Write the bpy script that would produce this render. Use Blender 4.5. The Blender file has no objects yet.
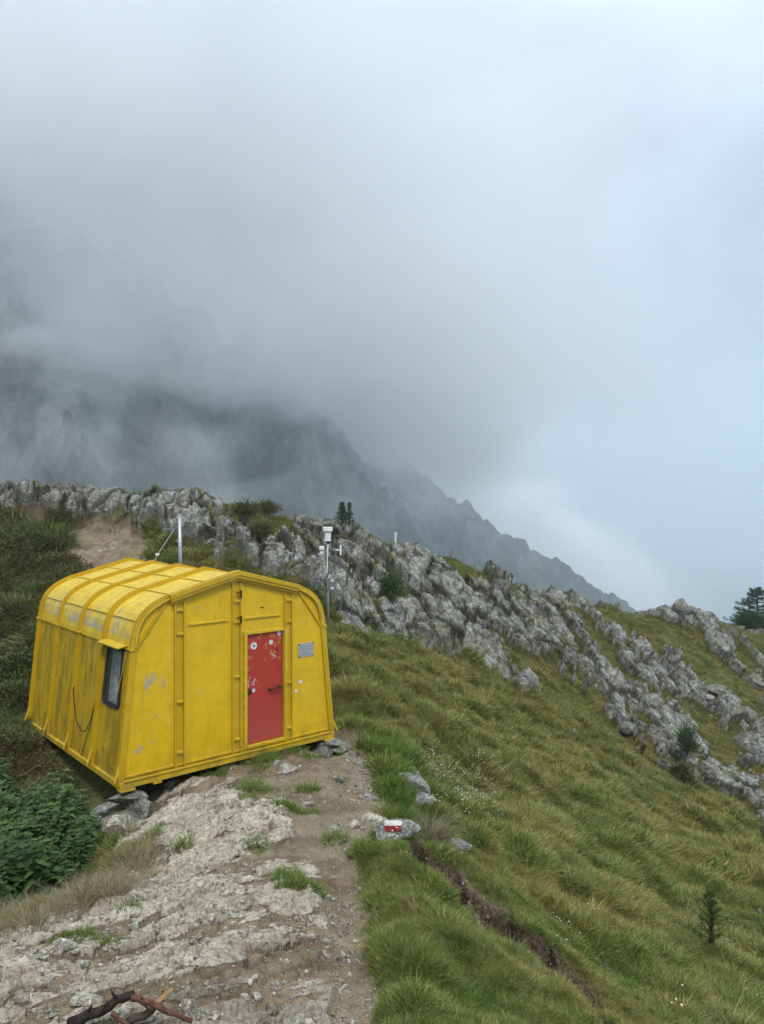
import bpy, bmesh, math, random
import numpy as np
from mathutils import Vector, Matrix
R = math.radians
rng = np.random.default_rng(7)
random.seed(7)
scene = bpy.context.scene
COL = scene.collection
F, HY, CX = 751.4, 510.0, 382.0           # focal length in px, horizon row, centre column

# ------------------------------------------------------------------ helpers
def at(px, py, d):
    return ((px - CX) / F * d, d, -(py - HY) / F * d)

def tag(o, label=None, cat=None, group=None, kind=None):
    if label: o['label'] = label
    if cat: o['category'] = cat
    if group: o['group'] = group
    if kind: o['kind'] = kind
    return o

def empty(name, loc=(0, 0, 0), rz=0):
    o = bpy.data.objects.new(name, None); COL.objects.link(o)
    o.location = loc; o.rotation_euler = (0, 0, rz); o.empty_display_size = .2
    return o

def mesh_obj(name, V, Fc, mat=None, parent=None, smooth=False, link=True):
    me = bpy.data.meshes.new(name)
    if isinstance(V, np.ndarray) and isinstance(Fc, np.ndarray):
        k = Fc.shape[1]
        me.vertices.add(len(V)); me.vertices.foreach_set('co', V.astype(np.float32).ravel())
        me.loops.add(Fc.size); me.loops.foreach_set('vertex_index', Fc.astype(np.int32).ravel())
        me.polygons.add(len(Fc))
        me.polygons.foreach_set('loop_start', np.arange(0, Fc.size, k, dtype=np.int32))
        me.update(calc_edges=True)
    else:
        me.from_pydata([tuple(v) for v in V], [], [tuple(f) for f in Fc]); me.update()
    if smooth: me.polygons.foreach_set('use_smooth', [True] * len(me.polygons))
    if mat: me.materials.append(mat)
    o = bpy.data.objects.new(name, me)
    if link: COL.objects.link(o)
    if parent: o.parent = parent
    return o

class MB:
    def __init__(s): s.v = []; s.f = []
    def add(s, V, Fc):
        n = len(s.v); s.v += [tuple(v) for v in V]; s.f += [tuple(i + n for i in f) for f in Fc]; return s
    def box(s, a, b):
        (x0, y0, z0), (x1, y1, z1) = a, b
        return s.add([(x0,y0,z0),(x1,y0,z0),(x1,y1,z0),(x0,y1,z0),(x0,y0,z1),(x1,y0,z1),(x1,y1,z1),(x0,y1,z1)],
                     [(3,2,1,0),(4,5,6,7),(0,1,5,4),(1,2,6,5),(2,3,7,6),(3,0,4,7)])
    def beam(s, p, q, w, h, up=(0, 0, 1)):
        p, q, up = Vector(p), Vector(q), Vector(up)
        d = (q - p).normalized(); sx = d.cross(up)
        if sx.length < 1e-4: sx = d.cross(Vector((1, 0, 0)))
        sx.normalize(); u = sx.cross(d).normalized()
        V = [e + sx * w / 2 * i + u * h / 2 * j for e in (p, q) for i, j in ((-1,-1),(1,-1),(1,1),(-1,1))]
        return s.add(V, [(3,2,1,0),(4,5,6,7),(0,1,5,4),(1,2,6,5),(2,3,7,6),(3,0,4,7)])
    def tube(s, pts, r, n=8, caps=True):
        pts = [Vector(p) for p in pts]; m = len(pts)
        rs = r if hasattr(r, '__len__') else [r] * m
        V = []; prev = None
        for i, p in enumerate(pts):
            d = (pts[min(i + 1, m - 1)] - pts[max(i - 1, 0)]).normalized()
            a = prev - d * prev.dot(d) if prev is not None else d.orthogonal()
            a.normalize(); prev = a; b = d.cross(a)
            for k in range(n):
                t = 2 * math.pi * k / n
                V.append(p + (a * math.cos(t) + b * math.sin(t)) * rs[i])
        Fc = [(i*n+k, i*n+(k+1)%n, (i+1)*n+(k+1)%n, (i+1)*n+k) for i in range(m-1) for k in range(n)]
        if caps: Fc += [tuple(range(n-1, -1, -1)), tuple(range((m-1)*n, m*n))]
        return s.add(V, Fc)
    def prism(s, poly, axis_from, axis_to):      # poly of (x,z), extruded in y
        n = len(poly)
        V = [(x, axis_from, z) for x, z in poly] + [(x, axis_to, z) for x, z in poly]
        return s.add(V, [tuple(range(n)), tuple(range(2*n-1, n-1, -1))] + [((i+1) % n, i, n+i, n+(i+1) % n) for i in range(n)])
    def build(s, name, mat, parent=None, smooth=False, bevel=0):
        o = mesh_obj(name, s.v, s.f, mat, parent, smooth)
        bm = bmesh.new(); bm.from_mesh(o.data); bmesh.ops.recalc_face_normals(bm, faces=bm.faces)
        if bevel:
            bmesh.ops.bevel(bm, geom=[e for e in bm.edges if len(e.link_faces) == 2 and e.calc_face_angle(0) > .5],
                            offset=bevel, segments=1, affect='EDGES', clamp_overlap=True)
        bm.to_mesh(o.data); bm.free()
        return o

# ---- numpy noise
def _h(ix, iy, iz, s):
    n = (ix.astype(np.int64) * 374761393 + iy.astype(np.int64) * 668265263 + iz.astype(np.int64) * 2147483647 + s * 974711) & 0xffffffff
    n = ((n ^ (n >> 13)) * 1274126177) & 0xffffffff
    n = ((n ^ (n >> 16)) * 2246822519) & 0xffffffff
    return (n ^ (n >> 15)) & 0xffffffff
def rnd(ix, iy, iz, s=0): return _h(ix, iy, iz, s) / 4294967295.0
def perlin(P, s=0):
    P = np.asarray(P, float); I = np.floor(P).astype(np.int64); f = P - I; u = f*f*f*(f*(f*6-15)+10)
    out = 0
    for dx in (0, 1):
        for dy in (0, 1):
            for dz in (0, 1):
                h = _h(I[:,0]+dx, I[:,1]+dy, I[:,2]+dz, s)
                a = (h & 1023) / 1023 * 6.28318; zz = ((h >> 10) & 1023) / 511.5 - 1; rr = np.sqrt(np.maximum(0, 1 - zz*zz))
                g = np.cos(a)*rr*(f[:,0]-dx) + np.sin(a)*rr*(f[:,1]-dy) + zz*(f[:,2]-dz)
                w = (u[:,0] if dx else 1-u[:,0]) * (u[:,1] if dy else 1-u[:,1]) * (u[:,2] if dz else 1-u[:,2])
                out = out + g * w
    return out * 1.6
def fbm(P, o=4, s=0, g=.5, l=2.03):
    a, t, n = 1., 0., 0.
    for i in range(o):
        t = t + a * perlin(P, s + i * 17); n += a; a *= g; P = P * l + 13.7
    return t / n * 1.4
def ridged(P, o=4, s=0, g=.5):
    a, t, n = 1., 0., 0.
    for i in range(o):
        t = t + a * (1 - np.abs(perlin(P, s + i * 31)) * 2); n += a; a *= g; P = P * 2.1 + 7.3
    return t / n
def worley(P, s=0):
    I = np.floor(P).astype(np.int64); f1 = np.full(len(P), 9.); f2 = np.full(len(P), 9.); cid = np.zeros(len(P))
    for dx in (-1, 0, 1):
        for dy in (-1, 0, 1):
            for dz in (-1, 0, 1):
                J = I + (dx, dy, dz)
                c = np.stack([rnd(J[:,0], J[:,1], J[:,2], s + k) for k in (1, 2, 3)], 1) + J
                d = np.sqrt(((c - P) ** 2).sum(1)); new = d < f1
                f2 = np.where(new, f1, np.minimum(f2, d)); cid = np.where(new, rnd(J[:,0], J[:,1], J[:,2], s + 9), cid); f1 = np.minimum(f1, d)
    return f1, f2, cid
def facets(P, s=0, tilt=1.0):
    """broken faces: every cell is a plane of its own tilt"""
    I = np.floor(P).astype(np.int64); f1 = np.full(len(P), 9.); f2 = np.full(len(P), 9.); out = np.zeros(len(P))
    for dx in (-1, 0, 1):
        for dy in (-1, 0, 1):
            for dz in (-1, 0, 1):
                J = I + (dx, dy, dz); c = np.stack([rnd(J[:,0], J[:,1], J[:,2], s + k) for k in (1, 2, 3)], 1) + J
                v = P - c; d = np.sqrt((v ** 2).sum(1)); new = d < f1
                g = np.stack([rnd(J[:,0], J[:,1], J[:,2], s + 20 + k) for k in (1, 2, 3)], 1) - .5
                h = (v * g).sum(1) * 2 * tilt + rnd(J[:,0], J[:,1], J[:,2], s + 9)
                f2 = np.where(new, f1, np.minimum(f2, d)); out = np.where(new, h, out); f1 = np.minimum(f1, d)
    return f1, f2, out
def sstep(a, b, x):
    t = np.clip((x - a) / (b - a), 0, 1); return t * t * (3 - 2 * t)
def inpoly(px, py, poly, soft=0):
    n = len(poly); ins = np.zeros(px.shape, bool); dist = np.full(px.shape, 1e9)
    for i in range(n):
        x0, y0 = poly[i]; x1, y1 = poly[(i + 1) % n]
        c = ((y0 > py) != (y1 > py)) & (px < (x1 - x0) * (py - y0) / ((y1 - y0) or 1e-9) + x0)
        ins ^= c
        L = (x1-x0)**2 + (y1-y0)**2 + 1e-9
        t = np.clip(((px-x0)*(x1-x0) + (py-y0)*(y1-y0)) / L, 0, 1)
        dist = np.minimum(dist, np.hypot(px - x0 - t*(x1-x0), py - y0 - t*(y1-y0)))
    sd = np.where(ins, dist, -dist)
    return sd if not soft else sstep(-soft, soft, sd)

# ------------------------------------------------------------------ materials
class NT:
    def __init__(s, name, world=False):
        s.m = bpy.data.materials.new(name); s.m.use_nodes = True; s.t = s.m.node_tree; s.t.nodes.clear()
        s.out = s.n('ShaderNodeOutputMaterial')
    def n(s, typ, **kw):
        o = s.t.nodes.new(typ)
        for k, v in kw.items():
            if k in ('ins',):
                for a, b in v.items(): s.set(o, a, b)
            else: setattr(o, k, v)
        return o
    def set(s, node, key, val):
        inp = node.inputs[key]
        if hasattr(val, 'is_output') or isinstance(val, bpy.types.NodeSocket): s.t.links.new(val, inp)
        else:
            if inp.type == 'RGBA' and len(val) == 3: val = (*val, 1)
            inp.default_value = val
    def coord(s, w='Object'): return s.n('ShaderNodeTexCoord').outputs[w]
    def pos(s): return s.n('ShaderNodeNewGeometry').outputs['Position']
    def mapv(s, v, scale=(1,1,1), rot=(0,0,0), loc=(0,0,0)):
        return s.n('ShaderNodeMapping', ins={'Vector': v, 'Scale': scale, 'Rotation': rot, 'Location': loc}).outputs[0]
    def noise(s, v, sc, det=5, rough=.55, dist=0, typ='FBM'):
        o = s.n('ShaderNodeTexNoise', ins={'Vector': v, 'Scale': sc, 'Detail': det, 'Roughness': rough, 'Distortion': dist}); return o.outputs[0]
    def vor(s, v, sc, feat='F1', out='Distance', rand=1):
        o = s.n('ShaderNodeTexVoronoi', feature=feat); s.set(o, 'Vector', v); s.set(o, 'Scale', sc); s.set(o, 'Randomness', rand); return o.outputs[out]
    def ramp(s, f, stops, interp='LINEAR'):
        o = s.n('ShaderNodeValToRGB'); cr = o.color_ramp; cr.interpolation = interp
        while len(cr.elements) < len(stops): cr.elements.new(.5)
        for e, (p, c) in zip(cr.elements, stops):
            e.position = p; c = (c, c, c) if not hasattr(c, '__len__') else c; e.color = (*c, 1)
        s.set(o, 0, f); return o.outputs[0]
    def mix(s, f, a, b, mode='MIX'):
        o = s.n('ShaderNodeMix', data_type='RGBA', blend_type=mode); s.set(o, 0, f); s.set(o, 6, a); s.set(o, 7, b); return o.outputs[2]
    def math(s, op, a, b=0, c=None, clamp=False):
        o = s.n('ShaderNodeMath', operation=op, use_clamp=clamp); s.set(o, 0, a); s.set(o, 1, b)
        if c is not None: s.set(o, 2, c)
        return o.outputs[0]
    def attr(s, name, out='Color', typ='GEOMETRY'):
        o = s.n('ShaderNodeAttribute', attribute_name=name, attribute_type=typ); return o.outputs[out]
    def sep(s, c): return s.n('ShaderNodeSeparateColor', ins={0: c}).outputs
    def sepxyz(s, c): return s.n('ShaderNodeSeparateXYZ', ins={0: c}).outputs
    def bump(s, h, strength=.5, dist=.02, normal=None):
        o = s.n('ShaderNodeBump', ins={'Height': h, 'Strength': strength, 'Distance': dist})
        if normal is not None: s.set(o, 'Normal', normal)
        return o.outputs[0]
    def bsdf(s, col, rough=.8, spec=.3, metal=0, normal=None, **kw):
        o = s.n('ShaderNodeBsdfPrincipled', ins={'Base Color': col, 'Roughness': rough, 'Specular IOR Level': spec, 'Metallic': metal})
        if normal is not None: s.set(o, 'Normal', normal)
        for k, v in kw.items(): s.set(o, k.replace('_', ' '), v)
        s.t.links.new(o.outputs[0], s.out.inputs[0]); return s.m

def simple(name, col, rough=.6, spec=.3, metal=0, var=.15, sc=20, bump=.1):
    t = NT(name); c = t.coord(); n = t.noise(c, sc, 4)
    k = t.ramp(n, [(.3, tuple(x * (1 - var) for x in col)), (.7, tuple(min(1, x * (1 + var)) for x in col))])
    return t.bsdf(k, rough, spec, metal, t.bump(n, bump, .01))

def yellow_paint(name, base, streak=0, wear=.5, seam=False, spots=False):
    t = NT(name); c = t.coord('Object'); xyz = t.sepxyz(c)
    n1 = t.noise(c, 1.6, 5); col = t.mix(n1, tuple(x * .84 for x in base), tuple(x * 1.12 for x in base))
    fine = t.noise(c, 60, 3); col = t.mix(t.math('MULTIPLY', fine, .25), col, (base[0]*.8, base[1]*.7, .02))
    if streak:
        sv = t.mapv(c, (5.0, 5.0, .95)); sn = t.noise(sv, 1.5, 9, .74, .12)
        col = t.mix(t.math('MULTIPLY', t.ramp(sn, [(.48, 0), (.545, 1)]), streak * .85), col, (base[0]*.47, base[1]*.46, .006))
        sn2 = t.noise(t.mapv(c, (4, 4, .8), loc=(4, 2, 1)), 2.2, 7, .7)
        col = t.mix(t.math('MULTIPLY', t.ramp(sn2, [(.56, 0), (.66, 1)]), .5 * streak), col, (.16, .135, .07))
    grey = t.mix(t.noise(c, 25, 3), (.22, .23, .22), (.36, .37, .36))
    pn = t.noise(t.mapv(c, (1, 1, .8)), 5.5, 7, .68, .3)
    chips = t.ramp(pn, [(.70 - .06 * wear, 0), (.715 - .06 * wear, 1)])
    m = t.math('MULTIPLY', chips, .75)
    if seam:      # worn band round the shoulder where the paint has gone
        z = xyz[2]; band = t.math('MULTIPLY', t.ramp(t.math('SUBTRACT', z, 1.55), [(.30, 0), (.36, 1), (.58, .75), (.95, 0)]), 1)
        wn = t.noise(t.mapv(c, (3, 3, 1.2)), 2.4, 7, .72, .4)
        m2 = t.math('MULTIPLY', t.ramp(t.math('ADD', t.math('MULTIPLY', wn, 1.), t.math('MULTIPLY', band, .2)), [(.67, 0), (.71, .9)]), .8)
        m = t.math('MAXIMUM', m, m2)
    if spots:
        for (u, h, r, th) in spots:
            d = t.n('ShaderNodeVectorMath', operation='DISTANCE', ins={0: t.mapv(c, (1, 0, 1)), 1: (u, 0, h)}).outputs['Value']
            near = t.math('SUBTRACT', 1, t.math('DIVIDE', d, r), clamp=True)
            pn2 = t.noise(t.mapv(c, (1, 1, .7), loc=(u, h, r)), 8, 8, .72, .3)
            m = t.math('MAXIMUM', m, t.math('MULTIPLY', t.ramp(t.math('MULTIPLY', t.math('MULTIPLY', near, 2, clamp=True), pn2), [(th, 0), (th + .03, 1)]), .8))
    col = t.mix(m, col, grey)
    run = t.math('MULTIPLY', t.ramp(t.noise(t.mapv(c, (5, 5, .25), loc=(1, 7, 3)), 2.4, 5, .6), [(.60, 0), (.72, .6)]), t.ramp(t.noise(c, 2.2, 4), [(.45, 0), (.6, 1)]))
    col = t.mix(run, col, (.22, .11, .02))                      # rust runs
    scuff = t.ramp(t.noise(t.mapv(c, (1, 1, 1), loc=(9, 2, 5)), 2.6, 8, .75, .4), [(.54, 0), (.68, .45)])
    col = t.mix(scuff, col, tuple(min(1, x * 1.12 + .03) for x in base))   # chalky faded areas
    # grime near the bottom edge
    low = t.math('MULTIPLY', t.ramp(xyz[2], [(.0, 1), (.35, 0)]), t.ramp(t.noise(c, 7, 5), [(.4, 0), (.7, .6)]))
    col = t.mix(low, col, (.16, .12, .05))
    b = t.bump(t.noise(c, 2.4, 3), .55, .05, t.bump(m, -.3, .003))
    return t.bsdf(col, t.math('ADD', t.math('MULTIPLY', m, .25), .42), .35, 0, b)

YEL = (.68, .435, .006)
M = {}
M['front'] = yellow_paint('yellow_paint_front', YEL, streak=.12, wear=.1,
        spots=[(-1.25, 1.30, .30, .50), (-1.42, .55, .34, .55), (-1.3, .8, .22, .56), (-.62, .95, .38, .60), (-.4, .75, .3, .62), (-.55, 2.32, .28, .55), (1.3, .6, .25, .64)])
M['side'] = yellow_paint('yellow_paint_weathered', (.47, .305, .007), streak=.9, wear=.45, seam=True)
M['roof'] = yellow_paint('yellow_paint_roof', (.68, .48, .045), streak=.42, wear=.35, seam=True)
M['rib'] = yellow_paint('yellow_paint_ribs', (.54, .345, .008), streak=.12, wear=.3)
M['frame'] = yellow_paint('yellow_paint_frame', (.62, .42, .02), streak=.2, wear=.2)
M['galv'] = simple('galvanised_steel', (.42, .44, .45), .4, .5, .6, .12)
M['greysteel'] = simple('dull_grey_steel', (.20, .21, .21), .5, .4, .4, .2)
M['dark'] = simple('dark_rubber', (.02, .02, .02), .7)
M['rust'] = simple('rusty_iron', (.07, .035, .02), .8, .2, .3, .5)
M['white'] = simple('white_plastic', (.75, .76, .76), .4, .4, 0, .05)
M['whitepaint'] = simple('white_marker_paint', (.52, .51, .48), .7, .2, 0, .2, 40)
M['redpaint'] = simple('red_marker_paint', (.24, .03, .025), .7, .2, 0, .3, 40)
M['sticker'] = simple('sticker_paper', (.62, .58, .62), .6, .2, 0, .3, 60)
M['cloth'] = simple('pale_cloth', (.66, .70, .74), .9, .1, 0, .4, 9)
M['inner'] = simple('plywood_inside', (.10, .08, .06), .8)

def door_mat():
    t = NT('red_door_paint'); c = t.coord(); x, y, z = t.sepxyz(c)[0:3]
    n = t.noise(c, 3, 5); col = t.mix(n, (.33, .026, .016), (.43, .048, .028))
    col = t.mix(t.math('MULTIPLY', t.ramp(z, [(.1, 1), (.75, 0)]), .30), col, (.42, .13, .12))      # dusty lower half
    v = t.n('ShaderNodeTexVoronoi', feature='F1', ins={'Vector': t.mapv(c, (1, 0, 1)), 'Scale': 11, 'Randomness': .9})
    d = v.outputs['Distance']; ring = t.ramp(d, [(.0, .75), (.20, .45), (.26, 1), (.34, .9), (.38, 0)])
    cr = t.sep(v.outputs['Color'])[0]
    upper = t.ramp(z, [(.60, 0), (.72, 1)])      # object z scaled below
    zz = t.math('DIVIDE', z, 1.8)
    up = t.ramp(t.math('SUBTRACT', zz, t.math('MULTIPLY', cr, .22)), [(.50, 0), (.51, 1)])
    keep = t.math('GREATER_THAN', cr, .22)
    m = t.math('MULTIPLY', t.math('MULTIPLY', ring, up), t.math('MULTIPLY', keep, .62))
    col = t.mix(m, col, (.42, .25, .03))
    return t.bsdf(col, .45, .35, 0, t.bump(n, .15, .02))
M['door'] = door_mat()

def plaque_mat():
    t = NT('engraved_aluminium'); c = t.coord(); n = t.noise(c, 30, 4)
    return t.bsdf(t.mix(n, (.30, .32, .33), (.44, .46, .47)), .45, .5, .3)
M['plaque'] = plaque_mat()
def glass_mat():
    t = NT('dusty_glass'); c = t.coord()
    g = t.n('ShaderNodeBsdfPrincipled', ins={'Base Color': (.06, .07, .08, 1), 'Roughness': .12, 'Specular IOR Level': .6})
    tr = t.n('ShaderNodeBsdfTransparent'); mx = t.n('ShaderNodeMixShader', ins={0: .30})
    t.t.links.new(tr.outputs[0], mx.inputs[1]); t.t.links.new(g.outputs[0], mx.inputs[2]); t.t.links.new(mx.outputs[0], t.out.inputs[0]); return t.m
M['glass'] = glass_mat()

def bark_mat(name, a, b):
    t = NT(name); c = t.coord(); n = t.noise(t.mapv(c, (1, 1, 1)), 30, 6, .7); n2 = t.noise(c, 7, 3)
    col = t.mix(t.ramp(n, [(.35, 0), (.65, 1)]), a, b); col = t.mix(t.math('MULTIPLY', n2, .4), col, tuple(x * .6 for x in a))
    return t.bsdf(col, .85, .2, 0, t.bump(n, .6, .01))
M['bark_red'] = bark_mat('reddish_bark', (.07, .03, .022), (.17, .085, .06))
M['bark_char'] = bark_mat('charred_bark', (.012, .010, .010), (.05, .038, .03))
M['wood'] = bark_mat('split_wood', (.22, .12, .055), (.36, .23, .12))
M['bark'] = bark_mat('grey_bark', (.05, .04, .03), (.12, .10, .08))

def rock_layers(t, c, k=1.0, warm=0.0):
    """grey lichen-covered gneiss, returns colour and height"""
    n1 = t.noise(c, 1.1 * k, 7, .62); n2 = t.math('MULTIPLY_ADD', t.noise(c, 1.7 * k, 4, .6), .28, t.math('MULTIPLY', t.noise(c, 8 * k, 8, .76), .72)); n3 = t.noise(c, 34 * k, 5, .7)
    v = t.vor(t.mapv(c, (1, 1, 1.4)), 2.6 * k, 'DISTANCE_TO_EDGE')
    vd = t.mix(.35, c, t.n('ShaderNodeTexNoise', ins={'Vector': c, 'Scale': 3 * k, 'Detail': 4}).outputs['Color'], 'ADD')
    crack = t.vor(vd, 1.7 * k, 'DISTANCE_TO_EDGE')
    col = t.mix(t.ramp(n1, [(.35, 0), (.65, 1)]), (.11 + .04 * warm, .113 + .02 * warm, .10), (.23 + .05 * warm, .232 + .03 * warm, .205))
    col = t.mix(t.ramp(n2, [(.495, 0), (.56, .9)]), col, (.43 + .04 * warm, .445 + .02 * warm, .42))            # pale lichen
    col = t.mix(t.math('MULTIPLY', t.ramp(n3, [(.40, 1), (.5, 0)]), .6), col, (.055, .053, .05))                   # dark speckle
    moss = t.math('MULTIPLY', t.ramp(t.noise(c, 1.9 * k, 5, .65), [(.50, 0), (.62, 1)]), .45 if warm < .5 else .12)
    col = t.mix(moss, col, (.13, .125, .06))
    col = t.mix(t.ramp(crack, [(.0, .8), (.018, 0)]), col, (.035, .033, .03))
    h = t.math('ADD', t.math('MULTIPLY', n2, .6), t.math('ADD', t.math('MULTIPLY', n3, .25), t.math('MULTIPLY', t.ramp(crack, [(0, 0), (.05, 1)]), .4)))
    return col, h

def stone_mat(name, k=3, warm=0, mul=1.0):
    t = NT(name); c = t.pos(); col, h = rock_layers(t, c, k, warm)
    if mul != 1: col = t.mix(1, col, (mul, mul, mul), 'MULTIPLY')
    return t.bsdf(col, .9, .2, 0, t.bump(h, .8, .03))
M['stone'] = stone_mat('lichen_grey_stone', 3, .1)
M['palestone'] = stone_mat('pale_dusty_stone', 4, 1, 1.35)
M['gravel'] = stone_mat('gravel_stone', 6, 1.0, 1.3)

def terrain_mat():
    t = NT('mountain_ground'); c = t.pos()
    a = t.sep(t.attr('mask')); b = t.sep(t.attr('maskb'))
    rc, rh = rock_layers(t, c, 1.3, .1)
    rust = t.ramp(t.noise(c, .6, 4), [(.56, 0), (.7, .4)])
    rc = t.mix(rust, rc, (.19, .145, .10))
    # pale trampled rock
    m1 = t.noise(c, 3.5, 8, .68); m2 = t.noise(c, 24, 6, .75); m3 = t.noise(c, 90, 4, .7)
    pc = t.mix(t.ramp(m1, [(.35, 0), (.62, 1)]), (.33, .285, .205), (.57, .525, .425))
    pc = t.mix(t.ramp(m2, [(.40, .8), (.54, 0)]), pc, (.17, .14, .105))
    pc = t.mix(t.ramp(m3, [(.58, 0), (.66, .7)]), pc, (.58, .56, .52))
    pc = t.mix(t.math('MULTIPLY', t.math('MULTIPLY', b[1], t.ramp(m1, [(.35, .2), (.6, 1)])), .6), pc, (.085, .084, .082))           # ash round the old fire
    # dirt
    d1 = t.noise(c, 5, 6, .65); d2 = t.vor(t.mix(.1, c, t.n('ShaderNodeTexNoise', ins={'Vector': c, 'Scale': 30.}).outputs['Color'], 'ADD'), 45, 'F1')
    dc = t.mix(t.ramp(d1, [(.35, 0), (.65, 1)]), (.165, .126, .078), (.28, .228, .152))
    dc = t.mix(t.ramp(d2, [(.16, .75), (.26, 0)]), dc, (.40, .37, .33))
    dc = t.mix(t.ramp(t.noise(c, 1.4, 5, .6), [(.48, 0), (.62, .7)]), dc, (.12, .083, .052))
    dc = t.mix(b[0], dc, t.mix(t.ramp(t.noise(c, 26, 8, .75), [(.42, 0), (.6, 1)]), (.022, .016, .010), (.11, .078, .048)))          # dark humus bank
    # soil and short turf under the grass
    g1 = t.noise(c, 9, 6, .7); g2 = t.noise(c, .45, 4)
    gc = t.mix(t.ramp(g1, [(.35, 0), (.65, 1)]), (.040, .052, .018), (.12, .125, .042))
    gc = t.mix(t.ramp(g2, [(.42, 0), (.62, .5)]), gc, (.13, .10, .035))
    w = t.math('MULTIPLY_ADD', t.noise(c, 14, 6, .7), .5, -.25)
    hard = lambda s_: t.ramp(t.math('ADD', s_, w), [(.38, 0), (.56, 1)])
    col = t.mix(hard(a[1]), gc, dc); col = t.mix(hard(a[2]), col, pc); col = t.mix(hard(a[0]), col, rc)
    col = t.mix(t.math('MULTIPLY', b[2], .95), col, (.03, .028, .02))            # AO-like darkening painted into the crevices, along with soil
    gh = t.math('MULTIPLY', g1, 1.0)
    ph = t.math('ADD', t.math('MULTIPLY', m2, .8), t.math('MULTIPLY', m3, .25))
    h = t.mix(hard(a[2]), t.mix(hard(a[1]), gh, t.math('MULTIPLY', d2, -.4)), ph); h = t.mix(hard(a[0]), h, rh)
    return t.bsdf(col, .92, .15, 0, t.bump(h, .9, .03))
M['terrain'] = terrain_mat()

def leaf_mat(name, c0, c1, c2, tr=.25, rough=.55, scale=.5, patch=(.44, .60)):
    """blades and leaves: colour drifts over the hillside (position) and blade by blade"""
    t = NT(name); c = t.pos()
    n = t.noise(c, scale, 5, .6); n2 = t.noise(c, scale * 5, 3, .6); s_ = t.math('MULTIPLY_ADD', n2, .5, t.math('MULTIPLY', n, .75))
    col = t.mix(t.ramp(s_, [(patch[0] + .1, 0), (patch[1] + .1, 1)]), c0, c1)
    bl = t.sep(t.attr('bl')); tint = t.attr('tint', 'Fac', 'INSTANCER')
    col = t.mix(t.math('MULTIPLY', bl[0], .9), col, c2)
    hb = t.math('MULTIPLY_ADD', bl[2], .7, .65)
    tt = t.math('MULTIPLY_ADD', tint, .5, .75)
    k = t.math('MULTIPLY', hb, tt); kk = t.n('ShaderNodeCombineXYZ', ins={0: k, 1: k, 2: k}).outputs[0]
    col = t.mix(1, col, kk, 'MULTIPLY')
    p = t.n('ShaderNodeBsdfPrincipled', ins={'Base Color': col, 'Roughness': rough, 'Specular IOR Level': .25})
    tl = t.n('ShaderNodeBsdfTranslucent', ins={'Color': col}); mx = t.n('ShaderNodeMixShader', ins={0: tr})
    t.t.links.new(p.outputs[0], mx.inputs[1]); t.t.links.new(tl.outputs[0], mx.inputs[2]); t.t.links.new(mx.outputs[0], t.out.inputs[0])
    return t.m
M['grass'] = leaf_mat('hill_grass', (.095, .160, .022), (.235, .21, .052), (.32, .27, .11), patch=(.465, .61), scale=.8)
M['greengrass'] = leaf_mat('fresh_green_grass', (.070, .160, .016), (.12, .185, .025), (.19, .19, .07))
M['straw'] = leaf_mat('bleached_tussock', (.20, .19, .09), (.25, .21, .11), (.33, .28, .17))
M['darkgrass'] = leaf_mat('dark_sedge', (.065, .135, .026), (.12, .145, .040), (.20, .165, .07))
M['nettle'] = leaf_mat('nettle_leaves', (.026, .070, .014), (.042, .090, .020), (.070, .110, .030), .2, .5)
M['needles'] = leaf_mat('conifer_needles', (.045, .100, .034), (.060, .115, .042), (.08, .13, .05), .1, .6)
M['shrub'] = leaf_mat('shrub_leaves', (.085, .105, .035), (.12, .115, .045), (.15, .13, .06), .2, .6)
M['heath'] = leaf_mat('heath_leaves', (.045, .100, .024), (.095, .095, .032), (.14, .11, .045), .15, .6)
M['herb'] = leaf_mat('herb_leaves', (.065, .145, .020), (.11, .17, .032), (.13, .16, .04), .2, .6)
M['petal'] = simple('white_petals', (.75, .75, .70), .6)

# ------------------------------------------------------------------ terrain
CTRL = [
 (250,1024,4.3),(250,950,5.3),(250,880,6.7),(250,820,8.3),(250,775,10.2),(100,1024,4.25),(100,955,5.3),(180,860,7.6),(170,805,9.4),(0,1024,4.35),
 (360,1024,4.4),(372,950,5.45),(370,890,6.7),(367,830,8.2),(347,765,10.6),(365,745,11.5),(352,715,12.5),
 (410,1010,4.5),(410,940,5.45),(405,875,6.8),(395,835,7.9),(480,1010,4.9),(440,915,6.35),(435,868,7.6),(482,925,7.0),(545,985,6.35),(600,1030,6.1),
 (380,790,9.8),(410,800,9.6),(560,940,8.0),(600,965,7.9),(700,1005,8.5),(790,1010,9.2),(505,880,9.0),(500,810,12),(600,850,12.7),(780,910,14.3),(680,920,12),
 (420,770,12.2),(400,735,13.8),(450,715,15.6),(385,685,15.4),(500,740,16.7),(600,780,17.8),(700,840,18.5),(345,655,16),(760,940,12.6),
 (340,622,18.4),(400,652,20),(450,670,21.2),(500,690,22.5),(570,705,24.5),(640,735,26),(700,785,24.5),(764,835,22.5),
 (400,600,23),(450,620,24.5),(500,635,26.5),(560,655,29),(600,680,30),(650,690,32),(700,715,32),(764,760,30),(330,565,21.5),(600,640,34),(690,650,37),(764,700,38),
 (0,930,5.9),(75,908,6.6),(150,880,7.4),(-80,960,5.6),(40,880,8.3),(0,905,8.0),(95,840,9.1),(50,850,9.3),(-100,900,8.5),
 (0,520,21),(60,528,21),(130,525,21.5),(200,530,22),(0,600,17),(0,680,14.7),(0,745,12.2),(100,565,18.6),(175,592,17.5),(60,610,16.5),(-150,600,17.5),(-150,750,12.5),(-300,540,22),
 (250,560,21),(300,600,18.6),(-5,800,10.8),
 (1000,900,16),(1000,800,26),(1100,1100,11),
]
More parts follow.
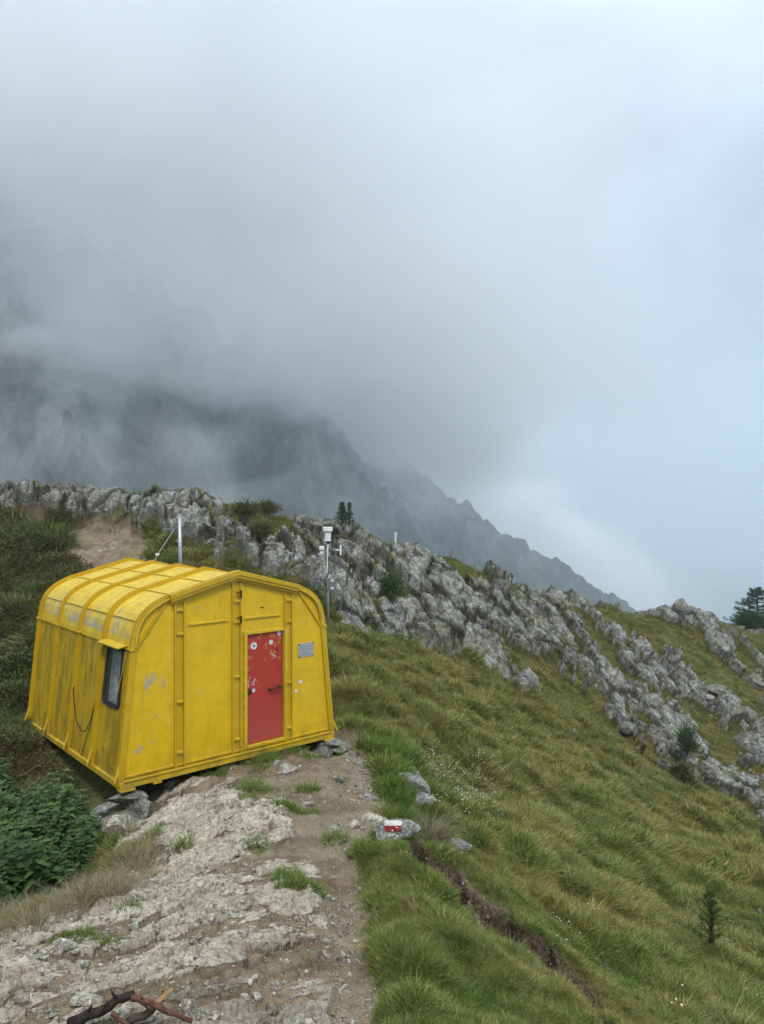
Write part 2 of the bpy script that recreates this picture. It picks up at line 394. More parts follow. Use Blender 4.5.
CREST = [(-500,475,30),(-300,480,28),(-120,486,26),(0,489,24.5),(50,484,24),(100,480,23.5),(150,484,23.3),(200,489,23.5),(260,500,24.3),(300,509,25.2),(350,519,26.5),(400,536,28.3),(450,555,30.5),
         (500,571,33),(550,588,36),(600,605,39.5),(645,612,43),(690,607,44),(720,623,45.5),(745,640,47),(790,662,48),(850,700,50),(1000,800,52)]
CREST = [(px, py + (13 if px < 420 else 9 if px < 520 else 5 if px < 600 else 0), d) for px, py, d in CREST]
W = [at(*p) for p in CTRL + CREST]
for px, py, d in CREST:
    x, y, z = at(px, py, d)
    W += [(x * 1.14, y * 1.14, z - .10 * d), (x * 1.5, y * 1.5, z - .40 * d), (x * 2.1, y * 2.1, z - .95 * d)]
TH = .7172; O = np.array([-2.136, 11., -3.634]); CT, ST = math.cos(TH), math.sin(TH)
def hw(u, v, h=0): return (O[0] + u*CT - v*ST, O[1] + u*ST + v*CT, O[2] + h)
W += [hw(0, 0, -.10), hw(1.1, 0, -.12), hw(1.75, 0, -.30), hw(1.7, -.3, -.34), hw(-.8, 0, -.22), hw(-1.73, 0, -.58), hw(-1.45, -.40, -.62), hw(0, 1.5, -.16), hw(0, 3, -.12), hw(1.7, 2, -.15), hw(1.7, 3.9, -.02),
      hw(-1.7, 1.2, -.34), hw(-1.7, 2.4, -.16), hw(-1.7, 3.87, .03), hw(0, 4.2, .0), hw(0, 5.2, .35), hw(-2.2, 3.0, -.1), hw(-2.3, 1.5, -.45), hw(-2.4, .3, -.75)]
W += [(0, 0, -1.75), (-2, 0, -2.0), (2, 0, -2.2), (0, 2, -2.3), (-2.5, 2.5, -2.75), (2.5, 2.5, -3.1), (-6, 3, -4.2), (6, 3, -5.0), (0, -4, -1.5), (-8, 6, -5.2), (10, 5, -7.5), (-12, 10, -5.0), (-16,16,-3.5),
      (20, 5, -13), (30, 14, -17), (-14, -3, -6), (14, -4, -9), (-25, 10, -8)]
W = np.array(W); 
def rbf_fit(W):
    P = W[:, :2]; n = len(P); D = np.sqrt(((P[:, None] - P[None]) ** 2).sum(-1))
    A = np.zeros((n + 3, n + 3)); A[:n, :n] = D - .02 * np.eye(n); A[:n, n] = 1; A[:n, n+1:] = P; A[n, :n] = 1; A[n+1:, :n] = P.T
    return np.linalg.solve(A, np.append(W[:, 2], [0, 0, 0]))
RW = rbf_fit(W)
def base_z(x, y):
    x = np.asarray(x, float).ravel(); y = np.asarray(y, float).ravel(); out = np.empty(len(x)); n = len(W)
    for i in range(0, len(x), 40000):
        s = slice(i, i + 40000)
        D = np.sqrt((x[s, None] - W[None, :, 0]) ** 2 + (y[s, None] - W[None, :, 1]) ** 2)
        out[s] = D @ RW[:n] + RW[n] + RW[n+1] * x[s] + RW[n+2] * y[s]
    return out

def proj(x, y, z):
    return CX + F * x / np.maximum(y, .3), HY - F * z / np.maximum(y, .3)

az = np.concatenate([np.linspace(-75, -30, 60)[:-1], np.linspace(-30, 30, 940), np.linspace(30, 75, 60)[1:]]) * math.pi / 180
rr = np.concatenate([np.geomspace(.6, 3.2, 40)[:-1], np.geomspace(3.2, 75, 1150), np.geomspace(75, 9000, 36)[1:]])
NA, NR = len(az), len(rr)
AZ, RR = np.meshgrid(az, rr)
X = (RR * np.sin(AZ)).ravel(); Y = (RR * np.cos(AZ)).ravel()
# coarse base evaluated on a sub-grid then interpolated
si = np.linspace(0, NR - 1, 330).astype(int); sj = np.linspace(0, NA - 1, 330).astype(int)
si = np.unique(si); sj = np.unique(sj)
Zc = base_z(X.reshape(NR, NA)[np.ix_(si, sj)], Y.reshape(NR, NA)[np.ix_(si, sj)]).reshape(len(si), len(sj))
T1 = np.array([np.interp(np.arange(NA), sj, row) for row in Zc])
Z = np.array([np.interp(np.arange(NR), si, col) for col in T1.T]).T.ravel()
rim = int(np.searchsorted(rr, 75.01)) - 1
Zg = Z.reshape(NR, NA); Zg[rim+1:] = np.maximum(Zg[rim] - (rr[rim+1:, None] - rr[rim]) * .8, -450 - 0 * rr[rim+1:, None]); Z = Zg.ravel()
PX, PY = proj(X, Y, Z)
DD = Y.copy()

# ---- region masks (drawn once on the ground, then fixed in world space)
cpx = [p[0] for p in CREST]; cpd = [p[2] for p in CREST]
crestd = np.interp(PX, cpx, cpd)
front = sstep(1.22, 1.12, DD / crestd)
wob = 10 * fbm(np.stack([PX, PY, PX * 0], 1) / 45, 3, 5)
wob2 = 10 * fbm(np.stack([PX, PY, PX * 0], 1) / 45, 3, 55)
QX, QY = PX + wob, PY + wob2
cliff = inpoly(QX, QY, [(-400,470),(8,470),(700,440),(900,600),(900,900),(764,850),(735,818),(700,800),(650,768),(600,742),(585,715),(540,700),(500,685),(470,672),(430,655),(390,645),(345,628),(325,610),(300,590),(262,582),(240,566),(205,560),(170,550),(150,534),(130,532),(70,520),(20,512),(-60,505),(-400,500)], 6) * front
edgepath = inpoly(QX, QY, [(-300,955),(0,936),(60,912),(120,893),(150,868),(100,850),(140,808),(185,780),(235,770),(300,757),(345,728),(368,732),(374,765),(382,800),(388,830),(366,838),(356,862),(364,900),(374,940),(382,1000),(384,1024),(390,1100),(-300,1100)], 7) * (DD < 12.6)
trough = inpoly(QX, QY, [(300,757),(345,728),(368,732),(374,765),(384,800),(388,832),(366,838),(356,862),(364,900),(374,940),(382,1000),(390,1100),(345,1100),(330,1010),(334,960),(320,900),(312,860),(290,830),(292,800),(232,788),(240,765)], 15) * (DD < 12.6)
gravelm = np.maximum(inpoly(QX, QY, [(338,728),(366,732),(374,765),(378,800),(352,800),(356,770),(340,745)], 5), inpoly(QX, QY, [(462,888),(480,905),(515,950),(498,950),(470,922)], 4)) * (DD < 12.6)
xsd = lambda pts: np.max([inpoly(QX, QY, [(a-5, b-5), (a+5, b-5), (c+5, d+5), (c-5, d+5)]) for (a, b), (c, d) in zip(pts[:-1], pts[1:])], axis=0)
ditchline = [(418,862),(440,880),(470,902),(500,930),(530,962),(565,993),(612,1040)]
ditch = np.zeros(len(X))
for (a, b), (c, d) in zip(ditchline[:-1], ditchline[1:]):
    L2 = (c-a)**2 + (d-b)**2; tt = np.clip(((QX-a)*(c-a) + (QY-b)*(d-b)) / L2, 0, 1)
    ditch = np.maximum(ditch, sstep(17, 8, np.hypot(QX-a-tt*(c-a), QY-b-tt*(d-b))))
ditch *= (DD < 10)
scree = inpoly(QX, QY, [(50,520),(128,518),(148,545),(132,575),(75,578),(60,555)], 5) * (DD > 15) * front
browndirt = inpoly(QX, QY, [(8,498),(95,498),(150,512),(140,525),(60,530),(14,518)], 5) * (DD > 15) * front
patch1 = inpoly(QX, QY, [(225,498),(285,500),(290,530),(262,548),(232,530)], 6) * front
patch2 = inpoly(QX, QY, [(352,530),(430,548),(470,570),(520,590),(505,600),(440,578),(370,552)], 6) * front
leftgrassband = inpoly(QX, QY, [(-50,900),(60,890),(150,858),(165,885),(120,905),(60,925),(0,945),(-60,950)], 6) * (DD < 9)

P3 = np.stack([X, Y, Z], 1)
# cliff relief: tilted strata + joints
nrm = np.array([.80, -.15, .58]); nrm /= np.linalg.norm(nrm)
rockH = np.zeros(len(X)); rockM = np.zeros(len(X)); crack = np.zeros(len(X))
sel = np.where((cliff > .01) & (DD > 13))[0]
p = P3[sel]; pxs = PX[sel]
wp = fbm(p / 3.2, 4, 3); wp2 = fbm(p / 1.1, 3, 33)
q = p @ nrm / 1.15 + wp * 1.1 + wp2 * .25
lay = np.floor(q); fr = q - lay
lr = rnd(lay, lay * 0, lay * 0, 5)
q2 = p @ nrm / .33 + wp * 2.2 + wp2 * .5; lay2 = np.floor(q2); fr2 = q2 - lay2; lr2 = rnd(lay2, np.floor(q).astype(int), lay2 * 0, 8)
tl = np.stack([p @ nrm * 2.1, p @ np.array([.5, .6, -.6]) * .62, p @ np.array([.3, -.8, -.5]) * .72], 1)
f1, f2, cid = facets(tl / 1.75 + wp2[:, None] * .10, 4, 1.25)
g1, g2_, cid2 = facets(tl / .52 + wp2[:, None] * .10, 14, 1.2)
big = fbm(p / 5.5, 3, 71)
h1_, h2_, cid3c = facets(tl / .19, 44, 1.3)
hh = .10 * cid3c - .10 * np.exp(-(h2_ - h1_) * 12) + .55 * lr + .45 * (1 - fr) ** .8 * (.3 + .7 * lr) + .20 * (1 - fr2) + .12 * lr2 + .66 * cid + .26 * cid2 - .42 * np.exp(-(f2 - f1) * 20) - .16 * np.exp(-(g2_ - g1) * 16) + .15 * wp2
right = sstep(470, 640, pxs)
left = sstep(260, 120, pxs)
bias = .21 - .46 * right - .02 * sstep(380, 470, pxs) + .16 * right * (lr2 - .5) - 1.6 * patch1[sel] - 1.0 * patch2[sel] - .8 * scree[sel] - .6 * browndirt[sel] + .08*left
rm = sstep(.0, .10, (hh - .72) * .55 + bias + big * .75 + .06 * fbm(p / .6, 3, 91))
rm *= cliff[sel]
rockM[sel] = rm
scl = (.66 - .22 * right) * (DD[sel] / 26) ** .3
rockH[sel] = rm * np.clip(.08 + hh * scl * .78, 0, 1.0) * (1 - .35 * sstep(.90, 1.0, DD[sel] / crestd[sel]))
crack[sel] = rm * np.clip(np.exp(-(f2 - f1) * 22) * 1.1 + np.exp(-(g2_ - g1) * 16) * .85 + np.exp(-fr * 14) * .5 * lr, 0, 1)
# pale spine relief
pathM = np.clip(edgepath * (1 - .88 * trough), 0, 1); dirtM = np.clip(edgepath * trough, 0, 1)
hole = fbm(np.stack([X, Y, Z * 0], 1) / .55, 4, 41)
sel2 = np.where(edgepath > .01)[0]; p = P3[sel2]
dirn = np.array([.62, .35, -.7]); dirn /= np.linalg.norm(dirn)
w1 = fbm(p / .9, 4, 61); w2 = fbm(p / .22, 4, 62)
s1 = p @ dirn / .16 + w1 * 2.6 + w2 * .45; a1 = np.floor(s1); b1 = s1 - a1; l1 = rnd(a1, a1 * 0, a1 * 0, 6)
ts_ = np.stack([(p[:, 0] * .80 + p[:, 1] * .60) * .6, (-p[:, 0] * .60 + p[:, 1] * .80) * 1.35, p[:, 2]], 1)
f1, f2, cid = facets(ts_ / .30 + w2[:, None] * .12, 24, 1.3)
g1, g2_, cid2 = facets(ts_ / .10 + w2[:, None] * .12, 29, 1.4)
bigs = ridged(p / 1.5, 3, 66)
k1, k2, cid3 = facets(ts_ / .042 + w2[:, None] * .12, 39, 1.4)
rel = .080 * bigs + .018 * l1 * (1 - b1) + .052 * cid + .030 * cid2 + .011 * cid3 * sstep(9, 6, DD[sel2]) - .028 * np.exp(-(f2 - f1) * 14) - .010 * np.exp(-(g2_ - g1) * 12) + .035 * w1 + .012 * w2
pm = pathM[sel2]
low = sstep(.03, -.03, rel - .072 + .085 * fbm(p / 1.1, 3, 67))        # hollows hold dirt
spineH = np.zeros(len(X)); spineH[sel2] = (rel - .03) * (.25 + .75 * pm) * .85
pathR = np.zeros(len(X)); pathR[sel2] = pm * (1 - .8 * low)
dirtR = np.zeros(len(X)); dirtR[sel2] = np.clip(edgepath[sel2], 0, 1)
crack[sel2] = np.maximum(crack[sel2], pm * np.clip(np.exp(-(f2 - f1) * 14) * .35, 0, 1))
# turf relief
tur = np.stack([X, Y, Z], 1)
turH = .20 * fbm(tur / 1.0, 4, 81) + .40 * fbm(tur / 5.0, 3, 82) * sstep(9, 20, DD)
inhut_u = (X - O[0]) * CT + (Y - O[1]) * ST; inhut_v = -(X - O[0]) * ST + (Y - O[1]) * CT
nearhut = sstep(.9, .1, np.maximum(np.abs(inhut_u) - 1.6, np.maximum(-inhut_v, inhut_v - 3.9)))
turH *= sstep(400, 70, RR.ravel()); turH *= (1 - .85 * nearhut) * (1 - np.clip(edgepath, 0, 1) * .8)
turH += .10 * (1 - np.clip(edgepath, 0, 1)) * sstep(0, 1, inpoly(PX, PY, [(366,855),(420,860),(480,925),(560,1010),(600,1060),(385,1060),(378,950)], 12)) * (DD < 8)
grassM = np.clip(1 - np.maximum.reduce([rockM * 1.25 * (1 - .58 * crack * (DD > 13)), edgepath * 1.1, ditch * 1.0, scree * 1.1, browndirt * .8]), 0, 1)
# direction of displacement leans towards the open side of the ridge
cd = np.clip(rockM, 0, 1)[:, None]
dv = np.stack([X * 0 + .16, X * 0 - .55, X * 0 + .82], 1) * cd + np.array([0, 0, 1.]) * (1 - cd)
H3 = dv * (rockH)[:, None]; H3[:, 2] += spineH + turH - .27 * ditch + .16 * ditch * fbm(P3 / .22, 5, 261) - .05 * trough * edgepath * (DD < 12)
H3[:, 2] += .25 * (scree + browndirt) * (fbm(P3 / .9, 4, 252))
H3[:, 2] -= .14 * sstep(.7, .1, np.abs(inhut_u + 1.75)) * (inhut_v > -.4) * (inhut_v < 3.3)
V = P3 + H3
# keep the ground clear of the hut's underside
under = (np.abs(inhut_u) < 1.75) & (inhut_v > -.02) & (inhut_v < 3.9)
V[under, 2] = np.minimum(V[under, 2], O[2] + .02)
idx = np.arange(NA * NR).reshape(NR, NA)
Fq = np.stack([idx[:-1, :-1].ravel(), idx[:-1, 1:].ravel(), idx[1:, 1:].ravel(), idx[1:, :-1].ravel()], 1)
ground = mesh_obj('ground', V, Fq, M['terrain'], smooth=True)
tag(ground, kind='structure')
def colattr(o, name, r, g, b):
    a = o.data.color_attributes.new(name, 'FLOAT_COLOR', 'POINT')
    a.data.foreach_set('color', np.stack([r, g, b, np.ones_like(r)], 1).astype(np.float32).ravel())
wide0 = np.zeros(len(X))
for (a, b), (c, d) in zip(ditchline[:-1], ditchline[1:]):
    L2 = (c-a)**2 + (d-b)**2; tt = np.clip(((QX-a)*(c-a) + (QY-b)*(d-b)) / L2, 0, 1); wide0 = np.maximum(wide0, sstep(20, 13, np.hypot(QX-a-tt*(c-a), QY-b-tt*(d-b)) - 9 * sstep(925, 965, PY)) * (DD < 10))
ash = sstep(.9, .25, np.hypot((PX - 240) / 120, (PY - 1015) / 62)) * (DD < 6)
colattr(ground, 'mask', rockM, np.clip(np.maximum.reduce([dirtR, scree, browndirt, ditch, wide0]), 0, 1), pathR + .42 * scree * sstep(-.1, .3, fbm(P3 / .8, 4, 251)))
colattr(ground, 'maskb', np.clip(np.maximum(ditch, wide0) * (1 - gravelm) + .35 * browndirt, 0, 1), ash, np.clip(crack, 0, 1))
Vg = V.reshape(NR, NA, 3)
N3 = np.cross(np.gradient(Vg, axis=1), np.gradient(Vg, axis=0)).reshape(-1, 3); N3 /= np.linalg.norm(N3, axis=1)[:, None] + 1e-9
sm = np.zeros_like(N3)
N3 *= np.sign(N3[:, 2:3])

def ground_at(px, py, dmin=0, dmax=99):
    """nearest ground vertex seen at this place"""
    qx, qy = proj(V[:, 0], V[:, 1], V[:, 2]); ok = (V[:, 1] > dmin) & (V[:, 1] < dmax)
    e = np.where(ok, (qx - px) ** 2 + (qy - py) ** 2, 1e9); i = np.argsort(e)[:12]
    i = i[np.argmin(V[i, 1])]; return Vector(V[i])
def zat(x, y):
    a = math.atan2(x, y); r = math.hypot(x, y)
    j = int(np.clip(np.interp(a, az, np.arange(NA)), 0, NA - 1)); i = int(np.clip(np.interp(r, rr, np.arange(NR)), 0, NR - 1))
    return V[i * NA + j, 2]
#SKYCHECK

# ------------------------------------------------------------------ far mountain
def mountain(name, pts, D, slope, seed, amp, back=.9):
    px = np.array([p[0] for p in pts], float); py = np.array([p[1] for p in pts], float)
    naz, nr = 620, 330
    u = np.linspace(px[0], px[-1], naz); cy = np.interp(u, px, py)
    jg = np.stack([u / 47, u * 0 + seed, u * 0], 1); cy = cy - 8 * (ridged(jg, 5, seed + 3, .6) - .5) * np.clip((u - px[0]) / 100, 0, 1)
    a = np.arctan((u - CX) / F)
    r = np.concatenate([np.linspace(D * .35, D, nr - 60), np.linspace(D, D * 1.35, 61)[1:]])
    A, Rr = np.meshgrid(a, r); x = Rr * np.tan(A); y = Rr                    # r is depth
    P0 = np.stack([x, y, x * 0], 1 if x.ndim == 1 else -1).reshape(-1, 3)
    cz = (-(cy - HY) / F * D)[None, :] + 0 * Rr
    z = np.where(Rr < D, cz - (D - Rr) * slope, cz - (Rr - D) * back)
    P0[:, 2] = z.ravel()
    k = 1 / 60
    g = ridged(P0 * np.array([1, .5, .45]) * k, 6, seed, .55) - .45
    g2 = fbm(P0 * k * 3.5, 5, seed + 7)
    env = 1 - .75 * np.exp(-np.abs(Rr - D).ravel() / (D * .02))
    P0[:, 2] += (g * amp * env + g2 * amp * .20)
    P0[:, 1] += -g * amp * .5 * env
    P0[:, 2] = np.maximum(P0[:, 2], -452)
    ii = np.arange(naz * nr).reshape(nr, naz)
    Fc = np.stack([ii[:-1, :-1].ravel(), ii[:-1, 1:].ravel(), ii[1:, 1:].ravel(), ii[1:, :-1].ravel()], 1)
    o = mesh_obj(name, P0, Fc, M['far'], smooth=False); tag(o, kind='structure')
    return o
def far_mat():
    t = NT('far_mountain_rock'); c = t.pos()
    n = t.noise(c, .03, 9, .7); n2 = t.noise(t.mapv(c, (1, 1, .4)), .10, 6, .7)
    nz = t.sepxyz(t.n('ShaderNodeNewGeometry').outputs['Normal'])[2]
    col = t.mix(t.ramp(n, [(.4, 0), (.6, 1)]), (.045, .047, .045), (.17, .17, .165))
    col = t.mix(t.ramp(n2, [(.42, .7), (.55, 0)]), col, (.03, .033, .03))
    veg = t.math('MULTIPLY', t.ramp(nz, [(.45, 0), (.75, 1)]), t.ramp(t.noise(c, .02, 6), [(.42, 0), (.55, .8)]))
    col = t.mix(veg, col, (.05, .062, .03))
    return t.bsdf(col, .95, .1, 0, t.bump(n2, .6, 4))
M['far'] = far_mat()
mountain('mountain', [(-700,-250),(-300,20),(0,200),(60,225),(100,250),(160,290),(205,322),(228,352),(262,368),(290,380),(306,396),(318,418),(345,442),(372,470),(392,500),(430,545),(500,620),(640,760)], 620, 1.05, 3, 56)
mountain('mountain', [(0,120),(250,330),(330,410),(380,442),(395,455),(412,470),(432,484),(455,498),(470,510),(498,530),(512,535),(530,548),(552,556),(566,570),(590,584),(604,596),(622,602),(642,614),(700,660),(800,730)], 900, 1.0, 9, 40)

# ------------------------------------------------------------------ vegetation templates and scatter
def blade_mesh(name, n, h, spread, width, bend, mat, seed, dry=.2, segs=3, lean=0.0):
    r = np.random.default_rng(seed); V = []; Fc = []; B = []
    for i in range(n):
        a = r.uniform(0, 6.283); rad = spread * math.sqrt(r.uniform()); bx, by = rad * math.cos(a), rad * math.sin(a)
        out = a + r.normal(0, .6); hh_ = h * r.uniform(.55, 1.1); bd = bend * r.uniform(.4, 1.4); w = width * r.uniform(.6, 1.2)
        wa = r.uniform(0, 3.14); wx, wy = math.cos(wa) * w, math.sin(wa) * w
        b0 = len(V); br = r.uniform(); dr = 1.0 if r.uniform() < dry else r.uniform(0, .35)
        for s in range(segs + 1):
            t = s / segs; ww = (1 - t ** 1.6) * 1.0 + .03
            xx = bx + math.cos(out) * (bd * hh_ * t * t) ; yy = by + math.sin(out) * (bd * hh_ * t * t); zz = hh_ * (t - .35 * bd * t * t)
            V += [(xx - wx * ww, yy - wy * ww, zz - .01), (xx + wx * ww, yy + wy * ww, zz - .01)]
            B += [(dr, t, br, 1)] * 2
        Fc += [(b0 + 2*s, b0 + 2*s + 1, b0 + 2*s + 3, b0 + 2*s + 2) for s in range(segs)]
    o = mesh_obj(name, V, Fc, mat, link=False)
    a = o.data.color_attributes.new('bl', 'FLOAT_COLOR', 'POINT'); a.data.foreach_set('color', np.array(B, np.float32).ravel())
    return o
def leaf(V, Fc, B, p, d, up, L, w, br, dr=.2, fold=.25):
    p, d, up = Vector(p), Vector(d).normalized(), Vector(up)
    s = d.cross(up); 
    if s.length < 1e-3: s = d.orthogonal()
    s.normalize(); u = s.cross(d).normalized(); b = len(V)
    V += [p, p + d*L*.35 + s*w - u*L*.02, p + d*L*.4 + u*fold*w, p + d*L*.35 - s*w - u*L*.02, p + d*L - u*L*.18]
    Fc += [(b, b+1, b+2), (b, b+2, b+3), (b+1, b+4, b+2), (b+3, b+2, b+4)]
    B += [(dr, 0, br, 1)] * 5
def nettle_mesh(name, seed, h=.5):
    r = np.random.default_rng(seed); V = []; Fc = []; B = []
    for st in range(5):
        a = r.uniform(0, 6.28); q = r.uniform(0, .14); bx, by = q * math.cos(a), q * math.sin(a); hh_ = h * r.uniform(.6, 1.1); lx, ly = r.normal(0, .12, 2)
        nn = 8
        for i in range(nn):
            t = (i + .6) / nn; P_ = (bx + lx * t * hh_, by + ly * t * hh_, hh_ * t); L = .15 * (1.15 - .65 * t) * r.uniform(.8, 1.2)
            for k in range(2):
                an = i * 1.57 + k * 3.14 + r.normal(0, .25)
                leaf(V, Fc, B, P_, (math.cos(an), math.sin(an), r.uniform(-.25, .3)), (0, 0, 1), L, L * .27, r.uniform(), r.uniform(0, .6))
        for k in range(4):
            an = k * 1.57 + r.uniform(0, 1); leaf(V, Fc, B, (bx + lx * hh_, by + ly * hh_, hh_), (math.cos(an), math.sin(an), .5), (0, 0, 1), .05, .016, r.uniform(), .8)
        b = len(V); V += [Vector((bx - .004, by, 0)), Vector((bx + .004, by, 0)), Vector((bx + lx*hh_ + .002, by + ly*hh_, hh_)), Vector((bx + lx*hh_ - .002, by + ly*hh_, hh_))]
        Fc += [(b, b+1, b+2, b+3)]; B += [(.5, 0, .3, 1)] * 4
    o = mesh_obj(name, V, Fc, M['nettle'], link=False)
    a = o.data.color_attributes.new('bl', 'FLOAT_COLOR', 'POINT'); a.data.foreach_set('color', np.array(B, np.float32).ravel())
    return o
def stone_mesh(seed, n=2, squash=(1, .8, .6), rough=.28, mat=None, facet=7, size=1., name='stone', link=False):
    """angular stone: icosphere cut by random planes, then roughened"""
    bm = bmesh.new(); bmesh.ops.create_icosphere(bm, subdivisions=n, radius=1)
    r = np.random.default_rng(seed); P = np.array([v.co[:] for v in bm.verts])
    for k in range(facet):
        d = r.normal(size=3); d /= np.linalg.norm(d); c = r.uniform(.52, .85); s = P @ d; ex = np.maximum(0, s - c); P -= ex[:, None] * d * .95
    P += (P / (np.linalg.norm(P, axis=1)[:, None] + 1e-6)) * (rough * .35 * fbm(P * 1.7 + seed, 3, seed))[:, None]
    if n >= 4: P += (P / (np.linalg.norm(P, axis=1)[:, None] + 1e-6)) * (.06 * ridged(P * 3.1 + seed, 3, seed + 3) * rough * 3)[:, None]
    P *= np.array(squash) * size
    for v, q_ in zip(bm.verts, P): v.co = q_
    me = bpy.data.meshes.new(name); bm.to_mesh(me); bm.free(); me.materials.append(mat or M['stone'])
    o = bpy.data.objects.new(name, me)
    if link: COL.objects.link(o)
    return o

def scatter(name, temps, pos, rot, scl, tint, label, cat, var=None):
    n = len(pos); me = bpy.data.meshes.new(name); me.vertices.add(n); me.vertices.foreach_set('co', np.asarray(pos, np.float32).ravel())
    for nm, ty, key, val in (('rot', 'FLOAT_VECTOR', 'vector', rot), ('scl', 'FLOAT_VECTOR', 'vector', scl), ('tint', 'FLOAT', 'value', tint),
                             ('var', 'INT', 'value', var if var is not None else rng.integers(0, len(temps), n))):
        a = me.attributes.new(nm, ty, 'POINT'); a.data.foreach_set(key, np.asarray(val, np.int32 if ty == 'INT' else np.float32).ravel())
    o = bpy.data.objects.new(name, me); COL.objects.link(o)
    c = bpy.data.collections.new(name + '_kinds')
    for i, t in enumerate(temps): t.name = '%s_kind_%02d' % (name, i); c.objects.link(t)
    ng = bpy.data.node_groups.new(name + '_nodes', 'GeometryNodeTree')
    ng.interface.new_socket('Geometry', in_out='INPUT', socket_type='NodeSocketGeometry'); ng.interface.new_socket('Geometry', in_out='OUTPUT', socket_type='NodeSocketGeometry')
    N = ng.nodes; gi = N.new('NodeGroupInput'); go = N.new('NodeGroupOutput'); ip = N.new('GeometryNodeInstanceOnPoints'); ci = N.new('GeometryNodeCollectionInfo')
    ci.inputs['Collection'].default_value = c; ci.inputs['Separate Children'].default_value = True; ci.inputs['Reset Children'].default_value = True
    def na(nm, ty):
        k = N.new('GeometryNodeInputNamedAttribute'); k.data_type = ty; k.inputs['Name'].default_value = nm; return k.outputs['Attribute']
    L = ng.links; L.new(gi.outputs[0], ip.inputs['Points']); L.new(ci.outputs[0], ip.inputs['Instance']); ip.inputs['Pick Instance'].default_value = True
    L.new(na('var', 'INT'), ip.inputs['Instance Index']); L.new(na('rot', 'FLOAT_VECTOR'), ip.inputs['Rotation']); L.new(na('scl', 'FLOAT_VECTOR'), ip.inputs['Scale'])
    L.new(ip.outputs[0], go.inputs[0])
    m = o.modifiers.new('scatter', 'NODES'); m.node_group = ng
    tag(o, label, cat, kind='stuff'); return o

def rot_lean(normals, lean, yaw):
    """euler angles that turn z towards a leaning direction after a random yaw"""
    h = normals[:, :2]; L = np.linalg.norm(h, axis=1) + 1e-6; hx, hy = h[:, 0] / L, h[:, 1] / L
    ax, ay = -hy, hx; c, s = np.cos(lean), np.sin(lean)
    R_ = np.zeros((len(h), 3, 3)); R_[:, 0, 0] = c + ax*ax*(1-c); R_[:, 0, 1] = ax*ay*(1-c); R_[:, 0, 2] = ay*s
    R_[:, 1, 0] = ax*ay*(1-c); R_[:, 1, 1] = c + ay*ay*(1-c); R_[:, 1, 2] = -ax*s; R_[:, 2, 0] = -ay*s; R_[:, 2, 1] = ax*s; R_[:, 2, 2] = c
    Zr = np.zeros_like(R_); Zr[:, 0, 0] = np.cos(yaw); Zr[:, 0, 1] = -np.sin(yaw); Zr[:, 1, 0] = np.sin(yaw); Zr[:, 1, 1] = np.cos(yaw); Zr[:, 2, 2] = 1
    Mx = R_ @ Zr
    return np.stack([np.arctan2(Mx[:, 2, 1], Mx[:, 2, 2]), -np.arcsin(np.clip(Mx[:, 2, 0], -1, 1)), np.arctan2(Mx[:, 1, 0], Mx[:, 0, 0])], 1)

slope = np.arccos(np.clip(N3[:, 2], -1, 1))
vis = (DD > 2.6) & (RR.ravel() < 70) & (np.abs(AZ.ravel()) < R(36)) & (DD < crestd * 1.13)
outhut = ~((np.abs(inhut_u) < 1.75) & (inhut_v > -.03) & (inhut_v < 3.95))
nettleM = inpoly(PX, PY, [(-60,775),(0,780),(20,808),(66,828),(84,858),(66,894),(0,920),(-80,930)], 10) * (DD > 5.5) * (DD < 14) * front
darkM = np.maximum(inpoly(QX, QY, [(-200,500),(60,505),(75,560),(85,600),(40,640),(30,700),(40,760),(90,790),(90,830),(-200,830)], 14), 0) * (DD > 8)
def pick(w, n, seed):
    r = np.random.default_rng(seed); w = np.where(vis & outhut, w, 0); p_ = w / w.sum(); n = min(n, int((w > 0).sum()))
    return r.choice(len(w), n, replace=False, p=p_)
def grass_layer(name, temps, w, n, seed, size, label, cat, leanf=.45, sink=.02, tall=1.0):
    i = pick(w, n, seed); r = np.random.default_rng(seed + 1); m = len(i); d = DD[i]
    s = (1 - .45 * cliff[i]) * (1 - .35 * (d < 10) * sstep(70, 30, ditchpx[i])) * (1 - .22 * sstep(8, 5, d)) * (1 - .45 * nearhut[i]) * size * (np.clip(d, 3, 60) / 8.0) ** .55 * r.uniform(.6, 1.35, m)
    pos = V[i] - N3[i] * (sink * s[:, None]); pos[:, :2] += r.normal(0, 1, (m, 2)) * (d[:, None] * .0015)
    clump = fbm(V[i] / .5, 2, 99); s *= np.clip(1 + .95 * clump + .5 * fbm(V[i] / 1.8, 2, 98), .35, 1.9)
    scl_ = np.stack([s, s, s * tall], 1)
    return scatter(name, temps, pos, rot_lean(N3[i] + .35 * np.stack([fbm(V[i] / .8, 2, 401), fbm(V[i] / .8, 2, 402), np.zeros(m)], 1), slope[i] * leanf + r.normal(0, .22, m), r.uniform(0, 6.28, m)), scl_, r.uniform(0, 1, m), label, cat)
hill = [blade_mesh('t', 34, .15, .10, .0042, .75, M['grass'], 10 + k, .22) for k in range(6)]
fardt = [blade_mesh('t', 30, .15, .12, .0075, .75, M['grass'], 30 + k, .2, 2) for k in range(6)]
green = [blade_mesh('t', 30, .15, .08, .0045, .6, M['greengrass'], 50 + k, .1) for k in range(4)]
dark = [blade_mesh('t', 30, .17, .12, .0085, .8, M['darkgrass'], 70 + k, .15, 2) for k in range(5)]
clear = np.zeros(len(X))
